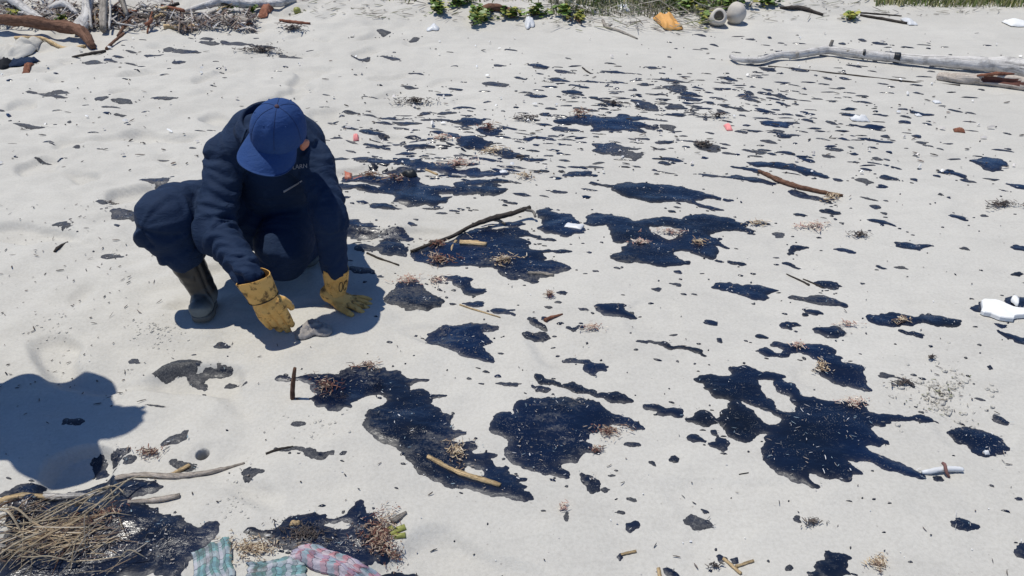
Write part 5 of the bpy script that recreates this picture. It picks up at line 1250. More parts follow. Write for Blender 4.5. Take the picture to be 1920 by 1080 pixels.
# ------------------------------------------------------------------ plastic, foam, cloth and other finds
def crumple(name, px, wpx, hpx, high, m, label, cat, n=22, seed=0, tilt=0.0, rough=1.0, parent=None, outline=None, uvs=False, thick=.004, lift=0.0, group=None):
    """a crumpled sheet or husk lying on the sand, two-sided, with thickness"""
    c = gpt(*px); D = depth(c); w = wpx * D / FOC / 2; fo = (CAM_H - c[2]) / D; d2 = hpx * D / FOC / 2 / max(fo, .15)
    V = []; UV = []; ta = rad(tilt)
    for i in range(n + 1):
        for j in range(n + 1):
            u, v = 2 * j / n - 1, 2 * i / n - 1
            if outline == 'oval':
                r = max(abs(u), abs(v)); a = math.atan2(v, u); uu, vv = r * math.cos(a), r * math.sin(a)
                k = 1 + .18 * math.sin(3 * a + seed) + .10 * math.sin(5 * a + 2 * seed); uu *= k; vv *= k
            elif outline == 'rag': uu, vv = u + .16 * float(pn(v * 2.1 + seed, 3.3, seed)) + .05 * float(pn(v * 9, 1.1, seed)), v + .22 * float(pn(u * 2.4 + seed, 7.7, seed)) + .06 * float(pn(u * 9, 5.5, seed))
            else: uu, vv = u, v
            x, y = uu * w, vv * d2
            x, y = x * math.cos(ta) - y * math.sin(ta), x * math.sin(ta) + y * math.cos(ta)
            e = max(0, 1 - max(abs(u), abs(v)) ** 3)
            q = fbm(np.array([uu * 1.4 * rough + seed]), np.array([vv * 1.4 * rough]), seed, 4)[0]; q2 = abs(pn(np.array([uu * 2.2 * rough + seed]), np.array([vv * 2.2 * rough]), seed + 4)[0])
            z = high * (0.45 * e + .55 * (0.35 + .9 * e) * (0.5 + .6 * q - .7 * q2 + .3))
            gx, gy = c[0] + x, c[1] + y
            V.append((gx, gy, float(h(gx, gy)) + .004 + lift + max(0, z))); UV.append((j / n, i / n))
    k = n + 1; T = len(V); F = []
    V2 = [(x, y, max(z - thick, float(h(x, y)) + .001)) for x, y, z in V]
    for i in range(n):
        for j in range(n):
            q = (i * k + j, i * k + j + 1, (i + 1) * k + j + 1, (i + 1) * k + j); F.append(q); F.append(tuple(T + t for t in q[::-1]))
    ring = [i for i in range(n + 1)] + [i * k + n for i in range(1, n + 1)] + [n * k + j for j in range(n - 1, -1, -1)] + [i * k for i in range(n - 1, 0, -1)]
    for a, b in zip(ring, ring[1:] + ring[:1]): F.append((b, a, a + T, b + T))
    return tag(mesh_obj(name, V + V2, F, M[m] if isinstance(m, str) else m, parent, True, np.array(UV + UV)), label, cat, group)
crumple('husk', (588, 622), 68, 30, .030, 'husk', 'crumpled grey husk being touched by the gloved fingers', 'husk', 26, 3, 14, 1.6, outline='oval')
crumple('plaid_cloth', (400, 1062), 70, 74, .016, 'plaid', 'teal end of an oil-stained plaid cloth, apart from the rest', 'cloth', 34, 5, 24, .9, uvs=True, outline='rag')
crumple('plaid_cloth', (520, 1076), 110, 44, .018, 'plaid', 'dirty green plaid fold touching the pink plaid cloth', 'cloth', 34, 15, 10, 1.0, uvs=True, outline='rag')
crumple('plaid_cloth', (628, 1066), 165, 40, .03, 'plaid2', 'pink and turquoise plaid cloth rolled up at the frame edge', 'cloth', 44, 9, -22, .7, uvs=True, outline='rag')
def foam_board():
    root = empty('foam_board', gpt(1880, 582)); tag(root, 'torn white foam board lying on blue oil', 'foam board')
    out = pp('Y', "530,300 560,285 620,288 700,290 760,305 850,345 930,380 1010,395 1120,400 1130,480 1060,485 980,495 945,510 930,550 850,545 760,530 700,500 650,478 560,465 520,440 545,380")
    g = gxy(out + (0, 4)); hz = h(g[:, 0], g[:, 1]) + .004; n = len(g)
    top = np.column_stack([g, hz + .015]); c = g.mean(0)
    ins = np.column_stack([c + (g - c) * .965, hz + .019]); V = list(np.column_stack([g, hz])) + list(top) + list(ins) + [np.r_[c, hz.mean() + .021]]
    F = []
    for i in range(n):
        j = (i + 1) % n; F += [(i, j, n + j, n + i), (n + i, n + j, 2 * n + j, 2 * n + i), (2 * n + i, 2 * n + j, 3 * n)]
    mesh_obj('slab', V, F, M['white'], root, False)
    out = pp('Y', "905,300 935,275 970,285 1000,330 995,385 970,380 940,350 910,330"); g = gxy(out); hz = h(g[:, 0], g[:, 1]) + .012; n = len(g); c = g.mean(0)
    V = list(np.column_stack([g, hz])) + list(np.column_stack([c + (g - c) * .9, hz + .018])) + [np.r_[c, hz.mean() + .022]]
    F = [(i, (i + 1) % n, n + (i + 1) % n, n + i) for i in range(n)] + [(n + i, n + (i + 1) % n, 2 * n) for i in range(n)]
    tag(mesh_obj('foam_chunk', V, F, M['white'], None, True), 'rounded white foam chunk on the blue oil behind the torn board', 'foam chunk')
foam_board()
def white_tube():
    root = empty('plastic_tube', gpt(1766, 886)); tag(root, 'white plastic tube tied with a brown strap, at an oil finger tip', 'tube')
    px = [(1728,886),(1745,885),(1766,882),(1790,881),(1804,882)]; r = [3.5,5,5.2,5.2,4.2]
    stick('tube', px, r, 'plastic', None, None, n=14, ripple=.06, parent=root, lift=[0, .004, .006, .004, .004])
    stick('strap', [(1764,876),(1768,883),(1772,890),(1780,894)], [2.5,3,3,2], 'brownribbon', None, None, parent=root, lift=[.02,.024,.012,0])
white_tube()
crumple('paper_strip', (1076, 426), 34, 9, .012, 'plastic', 'white split strip lying on a dark patch', 'strip', 10, 2, -22, .6)
crumple('plastic_scrap', (1612, 224), 32, 7, .03, 'plastic', 'white plastic scrap on a far blue oil patch', 'scrap', 12, 7, -6, 1.2)
crumple('plastic_scrap', (1365, 240), 11, 9, .025, 'pink', 'small pink plastic scrap on the far sand', 'scrap', 8, 8, 0)
crumple('plastic_scrap', (1798, 246), 18, 6, .02, 'wood_red', 'small dark red scrap on clean far sand', 'scrap', 8, 9, -20)
crumple('plastic_scrap', (652, 322), 13, 10, .02, 'shell', 'bright orange red shell fragment beside the man', 'shell', 10, 12, 10)
crumple('plastic_scrap', (672, 330), 20, 6, .012, 'shell', 'flat pale orange shell fragment next to the bright one', 'shell', 10, 13, 20)
crumple('plastic_scrap', (668, 264), 10, 7, .03, 'pink', 'tiny pinkish scrap at a twig, beyond the shoulder', 'scrap', 8, 14, 10)
crumple('dark_pan', (766, 328), 34, 9, .03, 'black', 'flat round black pan lid lying in the wide oil pool', 'lid', 14, 17, 0, .4, outline='oval')
crumple('plastic_scrap', (944, 325), 14, 4, .01, 'plastic', 'small white curl on the tattered patch', 'scrap', 8, 18, 10)
crumple('plastic_scrap', (992, 43), 18, 13, .055, 'plastic', 'crushed white cup at the dune foot', 'cup', 12, 21, 0, .7, outline='oval')
crumple('plastic_bottle', (812, 56), 24, 6, .04, 'plastic', 'pale blue and white bottle at the dune foot', 'bottle', 12, 22, 0, .5, outline='oval')
crumple('plastic_sheet', (1252, 47), 36, 13, .10, 'orange', 'bent orange plastic sheet at the dune foot', 'sheet', 14, 24, 12, .5)
crumple('plastic_scrap', (1704, 43), 16, 8, .04, 'plastic', 'white dune scrap at the end of two dark rods', 'scrap', 10, 25, 0, .8)
crumple('foam_piece', (1908, 47), 44, 7, .05, 'white', 'flat white foam piece at the far frame edge', 'foam piece', 10, 26, 0, .5)
crumple('plastic_scrap', (1168, 18), 22, 5, .05, 'plastic', 'thin white scrap among the dune grass', 'scrap', 8, 27, 8, .6)
crumple('plastic_scrap', (1722, 215), 10, 4, .015, 'plastic', 'tiny white scrap near the long log, first to be seen', 'scrap', 8, 28, 0)
crumple('plastic_scrap', (1756, 193), 12, 4, .015, 'plastic', 'tiny white and blue scrap nearest the hollow log', 'scrap', 8, 29, 0)
crumple('wood_chip', (555, 992), 20, 7, .012, 'wood_tan', 'flat pale wood chip behind the plaid cloth', 'chip', 8, 30, 0, .4)
crumple('foam_piece', (1850, 848), 9, 6, .01, 'plastic', 'white scum tuft at the end of the kidney-shaped patch', 'scum', 8, 33, 0)
def drums():
    c = gpt(1346, 52); root = empty('broken_drum', c); tag(root, 'hollow pale drum with a round dark mouth under the creepers', 'drum')
    r = .085; V = []; F = []; n = 24
    ax = unit((-.12, -.85, .35)); e1 = unit(np.cross(ax, (0, 0, 1))); e2 = np.cross(ax, e1); cc = vec(c) + (0, 0.05, .09)
    prof = [(r * .6, -.12), (r, -.10), (r * 1.05, .0), (r, .06), (r * .70, .085), (r * .58, .08), (r * .85, .03), (r * .85, -.08), (.0001, -.10)]
    for q, z in prof:
        for j in range(n):
            a = 2 * math.pi * j / n; V.append(cc + (e1 * math.cos(a) + e2 * math.sin(a)) * q * (1 + .05 * math.sin(3 * a)) + ax * z)
    for i in range(len(prof) - 1):
        for j in range(n): F.append((i * n + j, i * n + (j + 1) % n, (i + 1) * n + (j + 1) % n, (i + 1) * n + j))
    F.append(tuple(range(n))[::-1]); mesh_obj('shell', V, F, M['drum'], root)
    c = gpt(1379, 46); b = ball_geo(vec(c) + (0, .03, .10), (.10, .11, .115), 20, 14)
    v = np.array([p + unit(p - b[0].mean(0)) * .012 * mnoise.noise(Vector(p * 14)) for p in b[0]])
    tag(mesh_obj('float_buoy', v, b[1], M['drum']), 'round pale buoy resting beside the hollow drum', 'buoy')
drums()
b_ = gpt(557, 20); bb = ball_geo(vec(b_) + (0, 0, .035), (.04, .042, .038), 14, 9); tag(mesh_obj('coconut', bb[0], bb[1], M['leaf']), 'green coconut at the end of the long bleached log', 'coconut')
crumple('net_sack', (34, 100), 60, 30, .09, 'sand', 'pale sandy sack slumped in front of the pile', 'sack', 18, 41, 0, 1.0, outline='oval')
crumple('dark_rag', (44, 118), 40, 10, .06, 'navy', 'dark blue rag below the sandy sack', 'rag', 14, 42, 0, 1.2)
crumple('dark_rag', (8, 122), 22, 12, .06, 'patch', 'black rag at the frame edge below the sack', 'rag', 12, 43, 0, 1.2)
crumple('red_scrap', (52, 127), 14, 6, .03, 'wood_red', 'dull red scrap tucked under the dark blue rag', 'scrap', 8, 44, 0, 1.2)
crumple('red_scrap', (498, 27), 20, 9, .06, 'wood_red', 'red brown block behind the short fat log', 'scrap', 8, 45, 0, .5)
for i, (px, w, hh, t) in enumerate([((735, 1000), 12, 16, 40), ((752, 996), 18, 9, 25), ((750, 1008), 22, 8, 10)]):
    crumple('green_leaf', px, w, hh, .007, 'leaf', ('narrow green leaf nearest the red weed', 'yellow green leaf, upper of the two beside the forked twig', 'yellow green leaf, lower of the two beside the forked twig')[i], 'leaf', 8, 50 + i, t, .4)

# ------------------------------------------------------------------ loose litter that nobody could count
PAL = dict(duney=[(.20, .18, .15), (.30, .27, .22), (.12, .10, .09), (.14, .15, .07), (.40, .37, .31)], weed=[(.16, .065, .05), (.22, .10, .07), (.11, .06, .05), (.34, .24, .17), (.46, .37, .28), (.07, .05, .045)], straw=[(.55, .44, .29), (.42, .32, .20), (.62, .54, .42), (.28, .2, .13), (.15, .1, .08)],
    pale=[(.62, .54, .44), (.50, .40, .32), (.42, .24, .19), (.33, .2, .17), (.70, .62, .52)], bits=[(.70, .69, .67), (.42, .40, .38), (.30, .28, .26), (.22, .21, .2), (.40, .34, .28), (.26, .34, .38), (.15, .15, .15)],
    dark=[(.05, .042, .04), (.09, .075, .065), (.13, .10, .085), (.03, .03, .035)], shell=[(.80, .79, .77), (.72, .70, .66), (.62, .58, .54)], oil=[(.012, .014, .02), (.02, .022, .028)],
    pile=[(.34, .31, .28), (.19, .13, .10), (.48, .44, .40), (.12, .10, .10), (.58, .54, .50), (.26, .2, .16), (.08, .08, .09)])
def bits(name, pts, zoff, lens, widths, pal, label, cat, kind='stuff', bend=.25, tiltmax=.35, parent=None, heading=None, rng=RNG, chunky=.45):
    """thousands of small bent splinters: 3-station prisms, one mesh"""
    n = len(pts)
    if n == 0: return
    L = lens[0] + (lens[1] - lens[0]) * rng.uniform(0, 1, n) ** 2.2; Wd = rng.uniform(widths[0], widths[1], n)
    a = rng.uniform(0, 2 * np.pi, n) if heading is None else rng.normal(heading, .5, n)
    tl = rng.uniform(-tiltmax, tiltmax, n); zo = zoff if np.ndim(zoff) else np.full(n, zoff)
    base = np.column_stack([pts, h(pts[:, 0], pts[:, 1]) + zo])
    d = np.column_stack([np.cos(a) * np.cos(tl), np.sin(a) * np.cos(tl), np.sin(tl)]); s = np.column_stack([-np.sin(a), np.cos(a), np.zeros(n)]); u = np.cross(d, s)
    k = rng.uniform(-bend, bend, n)
    V = np.zeros((n, 9, 3)); col = np.zeros((n, 9, 4)); P = np.array(PAL[pal]); c = P[rng.integers(0, len(P), n)] * rng.uniform(.75, 1.2, (n, 1))
    lift = np.abs(np.sin(tl)) * L * .5
    for i, t in enumerate((-.5, 0, .5)):
        w = Wd * (0.55 if i != 1 else 1.0)
        p = base + d * (L * t)[:, None] + s * (k * L * (0.25 - t * t))[:, None] + np.array([0, 0, 1.0]) * (lift + Wd * chunky)[:, None]
        V[:, i * 3] = p + s * (w * .5)[:, None]; V[:, i * 3 + 1] = p + u * (w * chunky)[:, None]; V[:, i * 3 + 2] = p - s * (w * .5)[:, None] - u * (w * .2)[:, None]
    col[:, :, :3] = np.clip(c, 0, 1)[:, None, :]; col[:, :, 3] = 1
    fs = []
    for i in (0, 3):
        for j in range(3): fs.append((i + j, i + (j + 1) % 3, i + 3 + (j + 1) % 3, i + 3 + j))
    F = (np.array(fs)[None] + (np.arange(n) * 9)[:, None, None]).reshape(-1, 4)
    o = mesh_obj(name, V.reshape(-1, 3), F.tolist(), M['litter'], parent, False)
    attr(o, 'col', col.reshape(-1, 4), 'FLOAT_COLOR')
    return tag(o, label, cat, None, kind)
def blob_pts(px, wpx, hpx, n, rng=RNG):
    a = rng.uniform(0, 2 * np.pi, n); r = np.abs(rng.normal(0, .5, n)); r = np.minimum(r, 1.05)
    w = 1 + .3 * np.sin(3 * a + px[0]); return gxy(np.column_stack([px[0] + np.cos(a) * r * w * wpx / 2, px[1] + np.sin(a) * r * w * hpx / 2]))
def weed(px, wpx, hpx, n, pal, label, high=.02, size=1.0, cat='seaweed'):
    n = int(n * 1.35); p = blob_pts(px, wpx, hpx, n); D = depth((*p.mean(0), 0)); k = size * D / 3.0
    bits('weed_tangle', p, RNG.uniform(.004, high * max(.5, D / 3.5), n), (.006 * k, .034 * k), (.0018 * k, .005 * k), pal, label, cat, tiltmax=.28)
for a in [((612, 725), 70, 40, 120, 'weed', 'dark red weed tangle near the upright stick'), ((690, 688), 70, 22, 70, 'weed', 'sparse red weed on the upper rim of the crooked spill'), ((858, 845), 54, 50, 130, 'straw', 'straw and weed clump beyond the pale yellow stick'),
          ((1140, 808), 80, 34, 120, 'weed', 'red weed clump on the round centre pool edge'), ((1118, 845), 40, 20, 40, 'weed', 'small red weed tuft at the round centre pool rim'), ((1600, 758), 60, 22, 110, 'pale', 'orange brown weed clump on the upper rim of the huge pool'),
          ((1495, 652), 34, 16, 60, 'pale', 'pale weed at the bend of the S-curved pool'), ((1540, 690), 30, 24, 50, 'straw', 'weed fringe under the S-curved pool'), ((765, 528), 60, 24, 110, 'pale', 'pale weed clump on the dome-shaped patch'),
          ((820, 528), 40, 18, 60, 'pale', 'pale weed behind the boot-shaped patch'), ((825, 487), 74, 26, 130, 'weed', 'red and grey weed on the branch pool, lower edge'), ((945, 490), 74, 20, 120, 'straw', 'straw litter on the middle of the branch pool'), ((820, 458), 50, 16, 90, 'weed', 'dark weed caught under the branch butt'),
          ((1030, 556), 26, 10, 45, 'weed', 'small brown weed tuft beside a little blot'), ((1112, 615), 50, 14, 60, 'pale', 'pale weed trailing from the forked patch'), ((280, 846), 66, 26, 130, 'weed', 'dark red weed beside the crab hole'),
          ((180, 965), 130, 50, 330, 'weed', 'dark red weed inside the reed heap'), ((120, 1010), 260, 90, 800, 'pile', 'oiled shreds under the reed heap'), ((60, 950), 130, 60, 260, 'pile', 'oiled shreds at the corner of the reed heap'),
          ((715, 1010), 90, 100, 620, 'weed', 'dense red brown weed beside the yellow green leaves'), ((740, 1040), 40, 16, 60, 'weed', 'weed strand reaching out past the plaid cloth'), ((480, 1035), 130, 50, 380, 'straw', 'straw litter between the two cloth pieces'), ((575, 1010), 130, 60, 260, 'dark', 'black weed in the swirled patch'),
          ((1645, 1060), 40, 40, 170, 'straw', 'brown weed fringe of the jagged patch'), ((1522, 982), 46, 18, 60, 'dark', 'thin weed streak on bare near sand'), ((1690, 722), 70, 16, 60, 'dark', 'brown weed beside the dry smear'), ((1745, 675), 22, 8, 30, 'dark', 'tiny brown weed tuft on bare sand'),
          ((1525, 428), 70, 16, 110, 'pale', 'brown weed tuft beyond the claw-shaped patch'), ((1612, 445), 44, 10, 60, 'dark', 'dark weed smear near the spindle-shaped patch'), ((1880, 386), 80, 14, 130, 'dark', 'brown weed line at the frame edge'), ((1560, 372), 50, 14, 80, 'straw', 'weed tail on the splintered branch tip'),
          ((860, 308), 90, 12, 130, 'pale', 'reddish straw over the tattered patch'), ((690, 330), 80, 18, 90, 'weed', 'red weed around the orange shell bits'), ((740, 335), 60, 12, 60, 'weed', 'weed on the far rim of the wide pool'), ((830, 262), 60, 9, 60, 'pale', 'pale weed before the zigzag patch'), ((920, 285), 60, 16, 90, 'straw', 'straw on the middle of the zigzag patch'), ((915, 240), 60, 14, 60, 'weed', 'purple brown weed on a far patch'),
          ((1085, 215), 60, 14, 70, 'weed', 'reddish weed on the largest far patch'), ((985, 225), 60, 10, 60, 'dark', 'grey weed film beside the largest far patch'), ((1150, 198), 50, 12, 60, 'dark', 'dark weed on the long diagonal streak'), ((1255, 437), 90, 10, 70, 'pale', 'pale weed on the sand island rim'), ((1200, 455), 50, 10, 60, 'pale', 'pinkish weed on the pool ringing a sand island'), ((1310, 455), 40, 12, 50, 'straw', 'straw on the outer lobe of the ringing pool'),
          ((1420, 420), 50, 10, 50, 'straw', 'straw by the tail of the ringing pool'), ((985, 335), 40, 14, 50, 'straw', 'tan weed just past the tattered patch'), ((1690, 605), 40, 14, 60, 'straw', 'straw and shell on the twin-lobed patch'), ((1590, 612), 50, 10, 40, 'pale', 'twiggy tail of the leaf-shaped patch'), ((1340, 1060), 40, 16, 30, 'dark', 'black shreds under the crossed sticks'),
          ((490, 97), 90, 10, 180, 'dark', 'brown weed line below the driftwood pile'), ((548, 58), 60, 10, 90, 'dark', 'dark twigs on the slope beyond the weed line'), ((1055, 952), 22, 18, 40, 'pale', 'red husk fibres above a small grey blot'), ((780, 195), 110, 9, 120, 'dark', 'grey litter streak far beyond the cap'), ((1320, 275), 60, 12, 110, 'dark', 'speckled grey litter patch, far mid beach'),
          ((1345, 222), 60, 10, 60, 'dark', 'grey brown litter near the pink scrap'), ((215, 380), 50, 14, 20, 'dark', 'scattered crumbs beyond the bent knee')]:
    weed(*a)
# tangled litter of the driftwood pile
n = 1500; q = np.column_stack([RNG.uniform(-10, 480, n), 6 + 54 * RNG.beta(2, 1.5, n)]); q[:, 1] += np.where(q[:, 0] > 330, 26 - .42 * q[:, 1], 0)
bits('driftwood_litter', gxy(q), RNG.uniform(0, .04, n), (.04, .20), (.006, .025), 'pile', 'broken twigs and bark filling the driftwood pile', 'litter', tiltmax=.7)
# foam, shell and grit stuck on the oil
P_ = []
for rings, c, area, dry in PATCHES:
    D = depth((*rings[0].mean(0), 0)); k = int(min(520, area * 2000 * (2.6 / D) * (.6 + dry)))
    if k < 3: continue
    lo, hi = rings[0].min(0), rings[0].max(0); p = RNG.uniform(lo, hi, (k * 2, 2))
    cl = fbm(p[:, 0] * 9, p[:, 1] * 9, 61, 3) > -.15
    p = p[in_poly(p, rings) & cl]; P_.append(p)
P_ = np.concatenate(P_); m_ = len(P_) // 14
bits('foam_flecks', P_[m_:], .0075, (.002, .013), (.0012, .0042), 'bits', 'white and tan flecks stuck all over the oil', 'flecks', tiltmax=.3)
bits('wood_flecks', P_[:m_], .008, (.006, .020), (.0012, .0025), 'bits', 'brown splinters stuck all over the oil', 'splinters', tiltmax=.3)
# litter over the open sand
def scatter(n, y0, y1, power=1.0, xr=(-40, 1960)):
    return gxy(np.column_stack([RNG.uniform(*xr, n), y0 + (y1 - y0) * RNG.uniform(0, 1, n) ** power]))
bits('wood_crumbs', scatter(170, 240, 1080), .002, (.006, .022), (.002, .005), 'dark', 'dark crumbs and twiglets over the near sand', 'litter')
bits('wood_crumbs', scatter(150, 380, 760, 1, (-20, 300)), .002, (.006, .035), (.002, .006), 'dark', 'dark crumbs on the trodden sand beside the knee', 'litter')
bits('shell_bits', scatter(120, 200, 1080), .002, (.003, .009), (.002, .005), 'shell', 'white shell bits over the near sand', 'shell bits')
bits('wood_crumbs', scatter(300, 62, 330, .8), .002, (.01, .06), (.004, .014), 'dark', 'dark crumbs and streaks over the far sand', 'litter', heading=.1)
bits('shell_bits', scatter(120, 62, 330), .003, (.015, .05), (.015, .03), 'shell', 'white shell bits over the far sand', 'shell bits')
def flat_specks(pts, wx, wy, label):
    n = len(pts); k = 9; W = RNG.uniform(*wx, n); Hh = RNG.uniform(*wy, n); a = np.arange(k) * 2 * np.pi / k
    r = RNG.uniform(.65, 1.25, (n, k)); X = np.cos(a) * r * W[:, None]; Y = np.sin(a) * r * Hh[:, None]; t = RNG.normal(-.25, .2, n)[:, None]
    gx = pts[:, :1] + X * np.cos(t) - Y * np.sin(t); gy = pts[:, 1:] + X * np.sin(t) + Y * np.cos(t)
    V = np.zeros((n, 2 * k + 1, 3)); V[:, :k, 0] = gx; V[:, :k, 1] = gy; V[:, :k, 2] = h(gx, gy) - .001
    ix, iy = pts[:, :1] * .3 + gx * .7, pts[:, 1:] * .3 + gy * .7; V[:, k:2 * k, 0] = ix; V[:, k:2 * k, 1] = iy; V[:, k:2 * k, 2] = h(ix, iy) + .003 + .0006 * np.maximum(pts[:, 1:] - 2.5, 0)
    V[:, -1, :2] = pts; V[:, -1, 2] = h(pts[:, 0], pts[:, 1]) + .004 + .0006 * np.maximum(pts[:, 1] - 2.5, 0)
    fs = [(j, (j + 1) % k, k + (j + 1) % k) for j in range(k)] + [(j, k + (j + 1) % k, k + j) for j in range(k)] + [(k + j, k + (j + 1) % k, 2 * k) for j in range(k)]
    F = (np.array(fs)[None] + (np.arange(n) * (2 * k + 1))[:, None, None]).reshape(-1, 3)
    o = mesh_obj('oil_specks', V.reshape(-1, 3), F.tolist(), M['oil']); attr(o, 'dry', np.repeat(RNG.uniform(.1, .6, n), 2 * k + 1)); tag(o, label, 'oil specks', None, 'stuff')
CL = np.concatenate([RNG.normal(m_, s_, (k_, 2)) for m_, s_, k_ in [((1130, 165), (110, 24), 70), ((1280, 190), (120, 30), 90), ((1440, 185), (110, 26), 70), ((1000, 240), (130, 22), 60), ((800, 285), (110, 42), 120), ((1120, 300), (160, 40), 60), ((1500, 110), (150, 22), 50), ((1600, 270), (160, 45), 60), ((1700, 140), (120, 40), 30)]]); CL = CL[CL[:, 1] > 62]
flat_specks(gxy(CL), (.015, .07), (.005, .024), 'tiny oil specks over the far sand')
flat_specks(np.concatenate(SAT), (.003, .013), (.002, .008), 'small oil drops sprinkled round the larger patches')
flat_specks(scatter(60, 70, 300, .9, (0, 900)), (.015, .05), (.005, .018), 'tiny oil specks on the far sand beyond the man')
flat_specks(scatter(150, 330, 720, 1.2, (650, 1930)), (.004, .018), (.003, .012), 'tiny oil specks over the mid sand')
flat_specks(scatter(50, 640, 1080, 1, (300, 1930)), (.002, .008), (.002, .006), 'tiny oil specks over the near sand')
def clods(px, wpx, hpx, n, label, r=(.006, .02), hole=0.0):
    P = gxy(np.column_stack([px[0] + RNG.normal(0, .30, n) * wpx, px[1] + RNG.normal(0, .30, n) * hpx])); G = []
    if n > 200: P = P[fbm(P[:, 0] * 9, P[:, 1] * 9, 5, 3) > -.05]
    for x, y in P:
        rr = r[0] + (r[1] - r[0]) * RNG.uniform() ** 2.2; b = ball_geo((x, y, float(h(x, y)) + rr * .1), (rr, rr * RNG.uniform(.6, 1.3), rr * .55), 8, 6)
        G.append((b[0] + RNG.normal(0, rr * .16, b[0].shape), b[1]))
    v, f = join(G); tag(mesh_obj('sand_clods', v, f, M['sand']), label, 'sand clods', None, 'stuff')
clods((1765, 745), 150, 96, 300, 'broken grey sand crumbs kicked up beside the dry smear', (.0015, .013), 0)
bits('sand_litter', blob_pts((1765, 745), 150, 96, 150), .003, (.004, .02), (.002, .005), 'duney', 'grey brown crumbs among the broken sand', 'litter')
clods((295, 625), 100, 46, 170, 'sand pellets dug out near the boot', (.001, .006))
clods((575, 800), 160, 50, 60, 'low sand crumbs below the upright stick', (.001, .006))
clods((90, 620), 120, 60, 60, 'scattered sand crumbs on the trodden side', (.001, .006))
clods((440, 940), 110, 80, 60, 'sand pellets near the forked driftwood stick', (.001, .005))

# reeds of the heap
def reed(px, r, lift, i):
    return stick('dry_reed', px, r, 'reed' if i < 100 or i % 3 else random.choice(['wood_grey', 'wood_brown']), 'dry tan reed in the tangled heap on the oil', 'reed', 'reeds of the tangled heap', lift=lift, n=6, k=5, ripple=.05)
big = [([(-20,1035),(60,990),(130,955),(200,925),(262,905)], 2.4), ([(-20,1020),(70,975),(150,940),(215,928),(240,940)], 2.0), ([(4,965),(30,985),(46,1008)], 3.2), ([(8,960),(40,972),(66,985),(90,985)], 2.6), ([(-20,1070),(30,1045),(75,1022),(110,1000)], 2.6),
       ([(140,990),(180,975),(220,950),(255,920),(290,905)], 2.2), ([(45,1055),(70,1066),(105,1062),(150,1058)], 2.0), ([(130,965),(160,945),(190,928),(210,926),(214,936)], 2.2), ([(52,977),(110,950),(150,930)], 1.5), ([(-10,1000),(60,985),(120,975),(180,978)], 1.8),
       ([(225,1052),(250,1051),(275,1052)], 1.8), ([(100,938),(160,950),(200,955)], 1.3), ([(228,985),(236,1005)], 1.6), ([(145,990),(160,970),(200,960),(228,940)], 2.0)]
BIGL = ['longest thick reed crossing the whole heap', 'long thick reed just beyond the longest one', 'folded reed pair, upper stalk at the frame edge', 'folded reed, second stalk fanning from the same bend', 'thick pale reed cut by the frame, lowest in the heap', 'thick reed ending under the grey split stick', 'curled reed at the lowest edge of the heap', 'hooked reed with a bent tip above the red weed', 'thin straight reed over the dark gap of the heap', 'flat wavy reed along the middle of the heap', 'short pale reed lying alone on the corner oil pool', 'thin reed on the upper oily edge of the heap', 'tiny upright straw on the oil past the heap', 'arched reed beside the red weed of the heap']
for i, (px, r) in enumerate(big):
    r *= .75; o_ = reed(px, [r * .8] + [r] * (len(px) - 2) + [r * .6], [.01 + .03 * math.sin(math.pi * t / (len(px) - 1)) + .01 for t in range(len(px))], i)
    o_['label'] = BIGL[i]
bits('reed_litter', blob_pts((100, 1008), 300, 110, 240), RNG.uniform(.004, .03, 240), (.03, .20), (.0014, .0035), 'straw', 'broken straw filling the reed heap', 'straw', tiltmax=.12, heading=.45, bend=.12)
for i in range(54):
    cx, cy = random.uniform(-10, 240), random.uniform(945, 1072); cx = cx * (1 - (cy - 920) / 600); a = random.gauss(-.5, .45); L_ = random.uniform(50, 150)
    px = [(cx - L_ / 2 * math.cos(a), cy - L_ / 2 * math.sin(a)), (cx + random.uniform(-4, 4), cy + random.uniform(-4, 4)), (cx + L_ / 2 * math.cos(a), cy + L_ / 2 * math.sin(a))]
    reed(px, [.6, random.uniform(.6, 1.3), .5], [random.uniform(.006, .03), random.uniform(.012, .045), random.uniform(.004, .03)], i + 100)

n = 800; q = np.column_stack([RNG.uniform(540, 1930, n), RNG.uniform(-8, 52, n)]); q = q[q[:, 1] < 58 - np.abs(q[:, 0] - 1150) * .045]
bits('dune_litter', gxy(q), .004, (.02, .18), (.004, .013), 'duney', 'dark twigs and husks strewn over the dune face', 'litter', tiltmax=.3, heading=.2)
n = 260; q = np.column_stack([RNG.uniform(1040, 1340, n), RNG.uniform(2, 60, n)])
bits('dune_litter', gxy(q), RNG.uniform(0, .06, n), (.06, .4), (.004, .014), 'duney', 'tangled grey twigs on the grassy middle of the dune', 'litter', tiltmax=.5, heading=-.4)
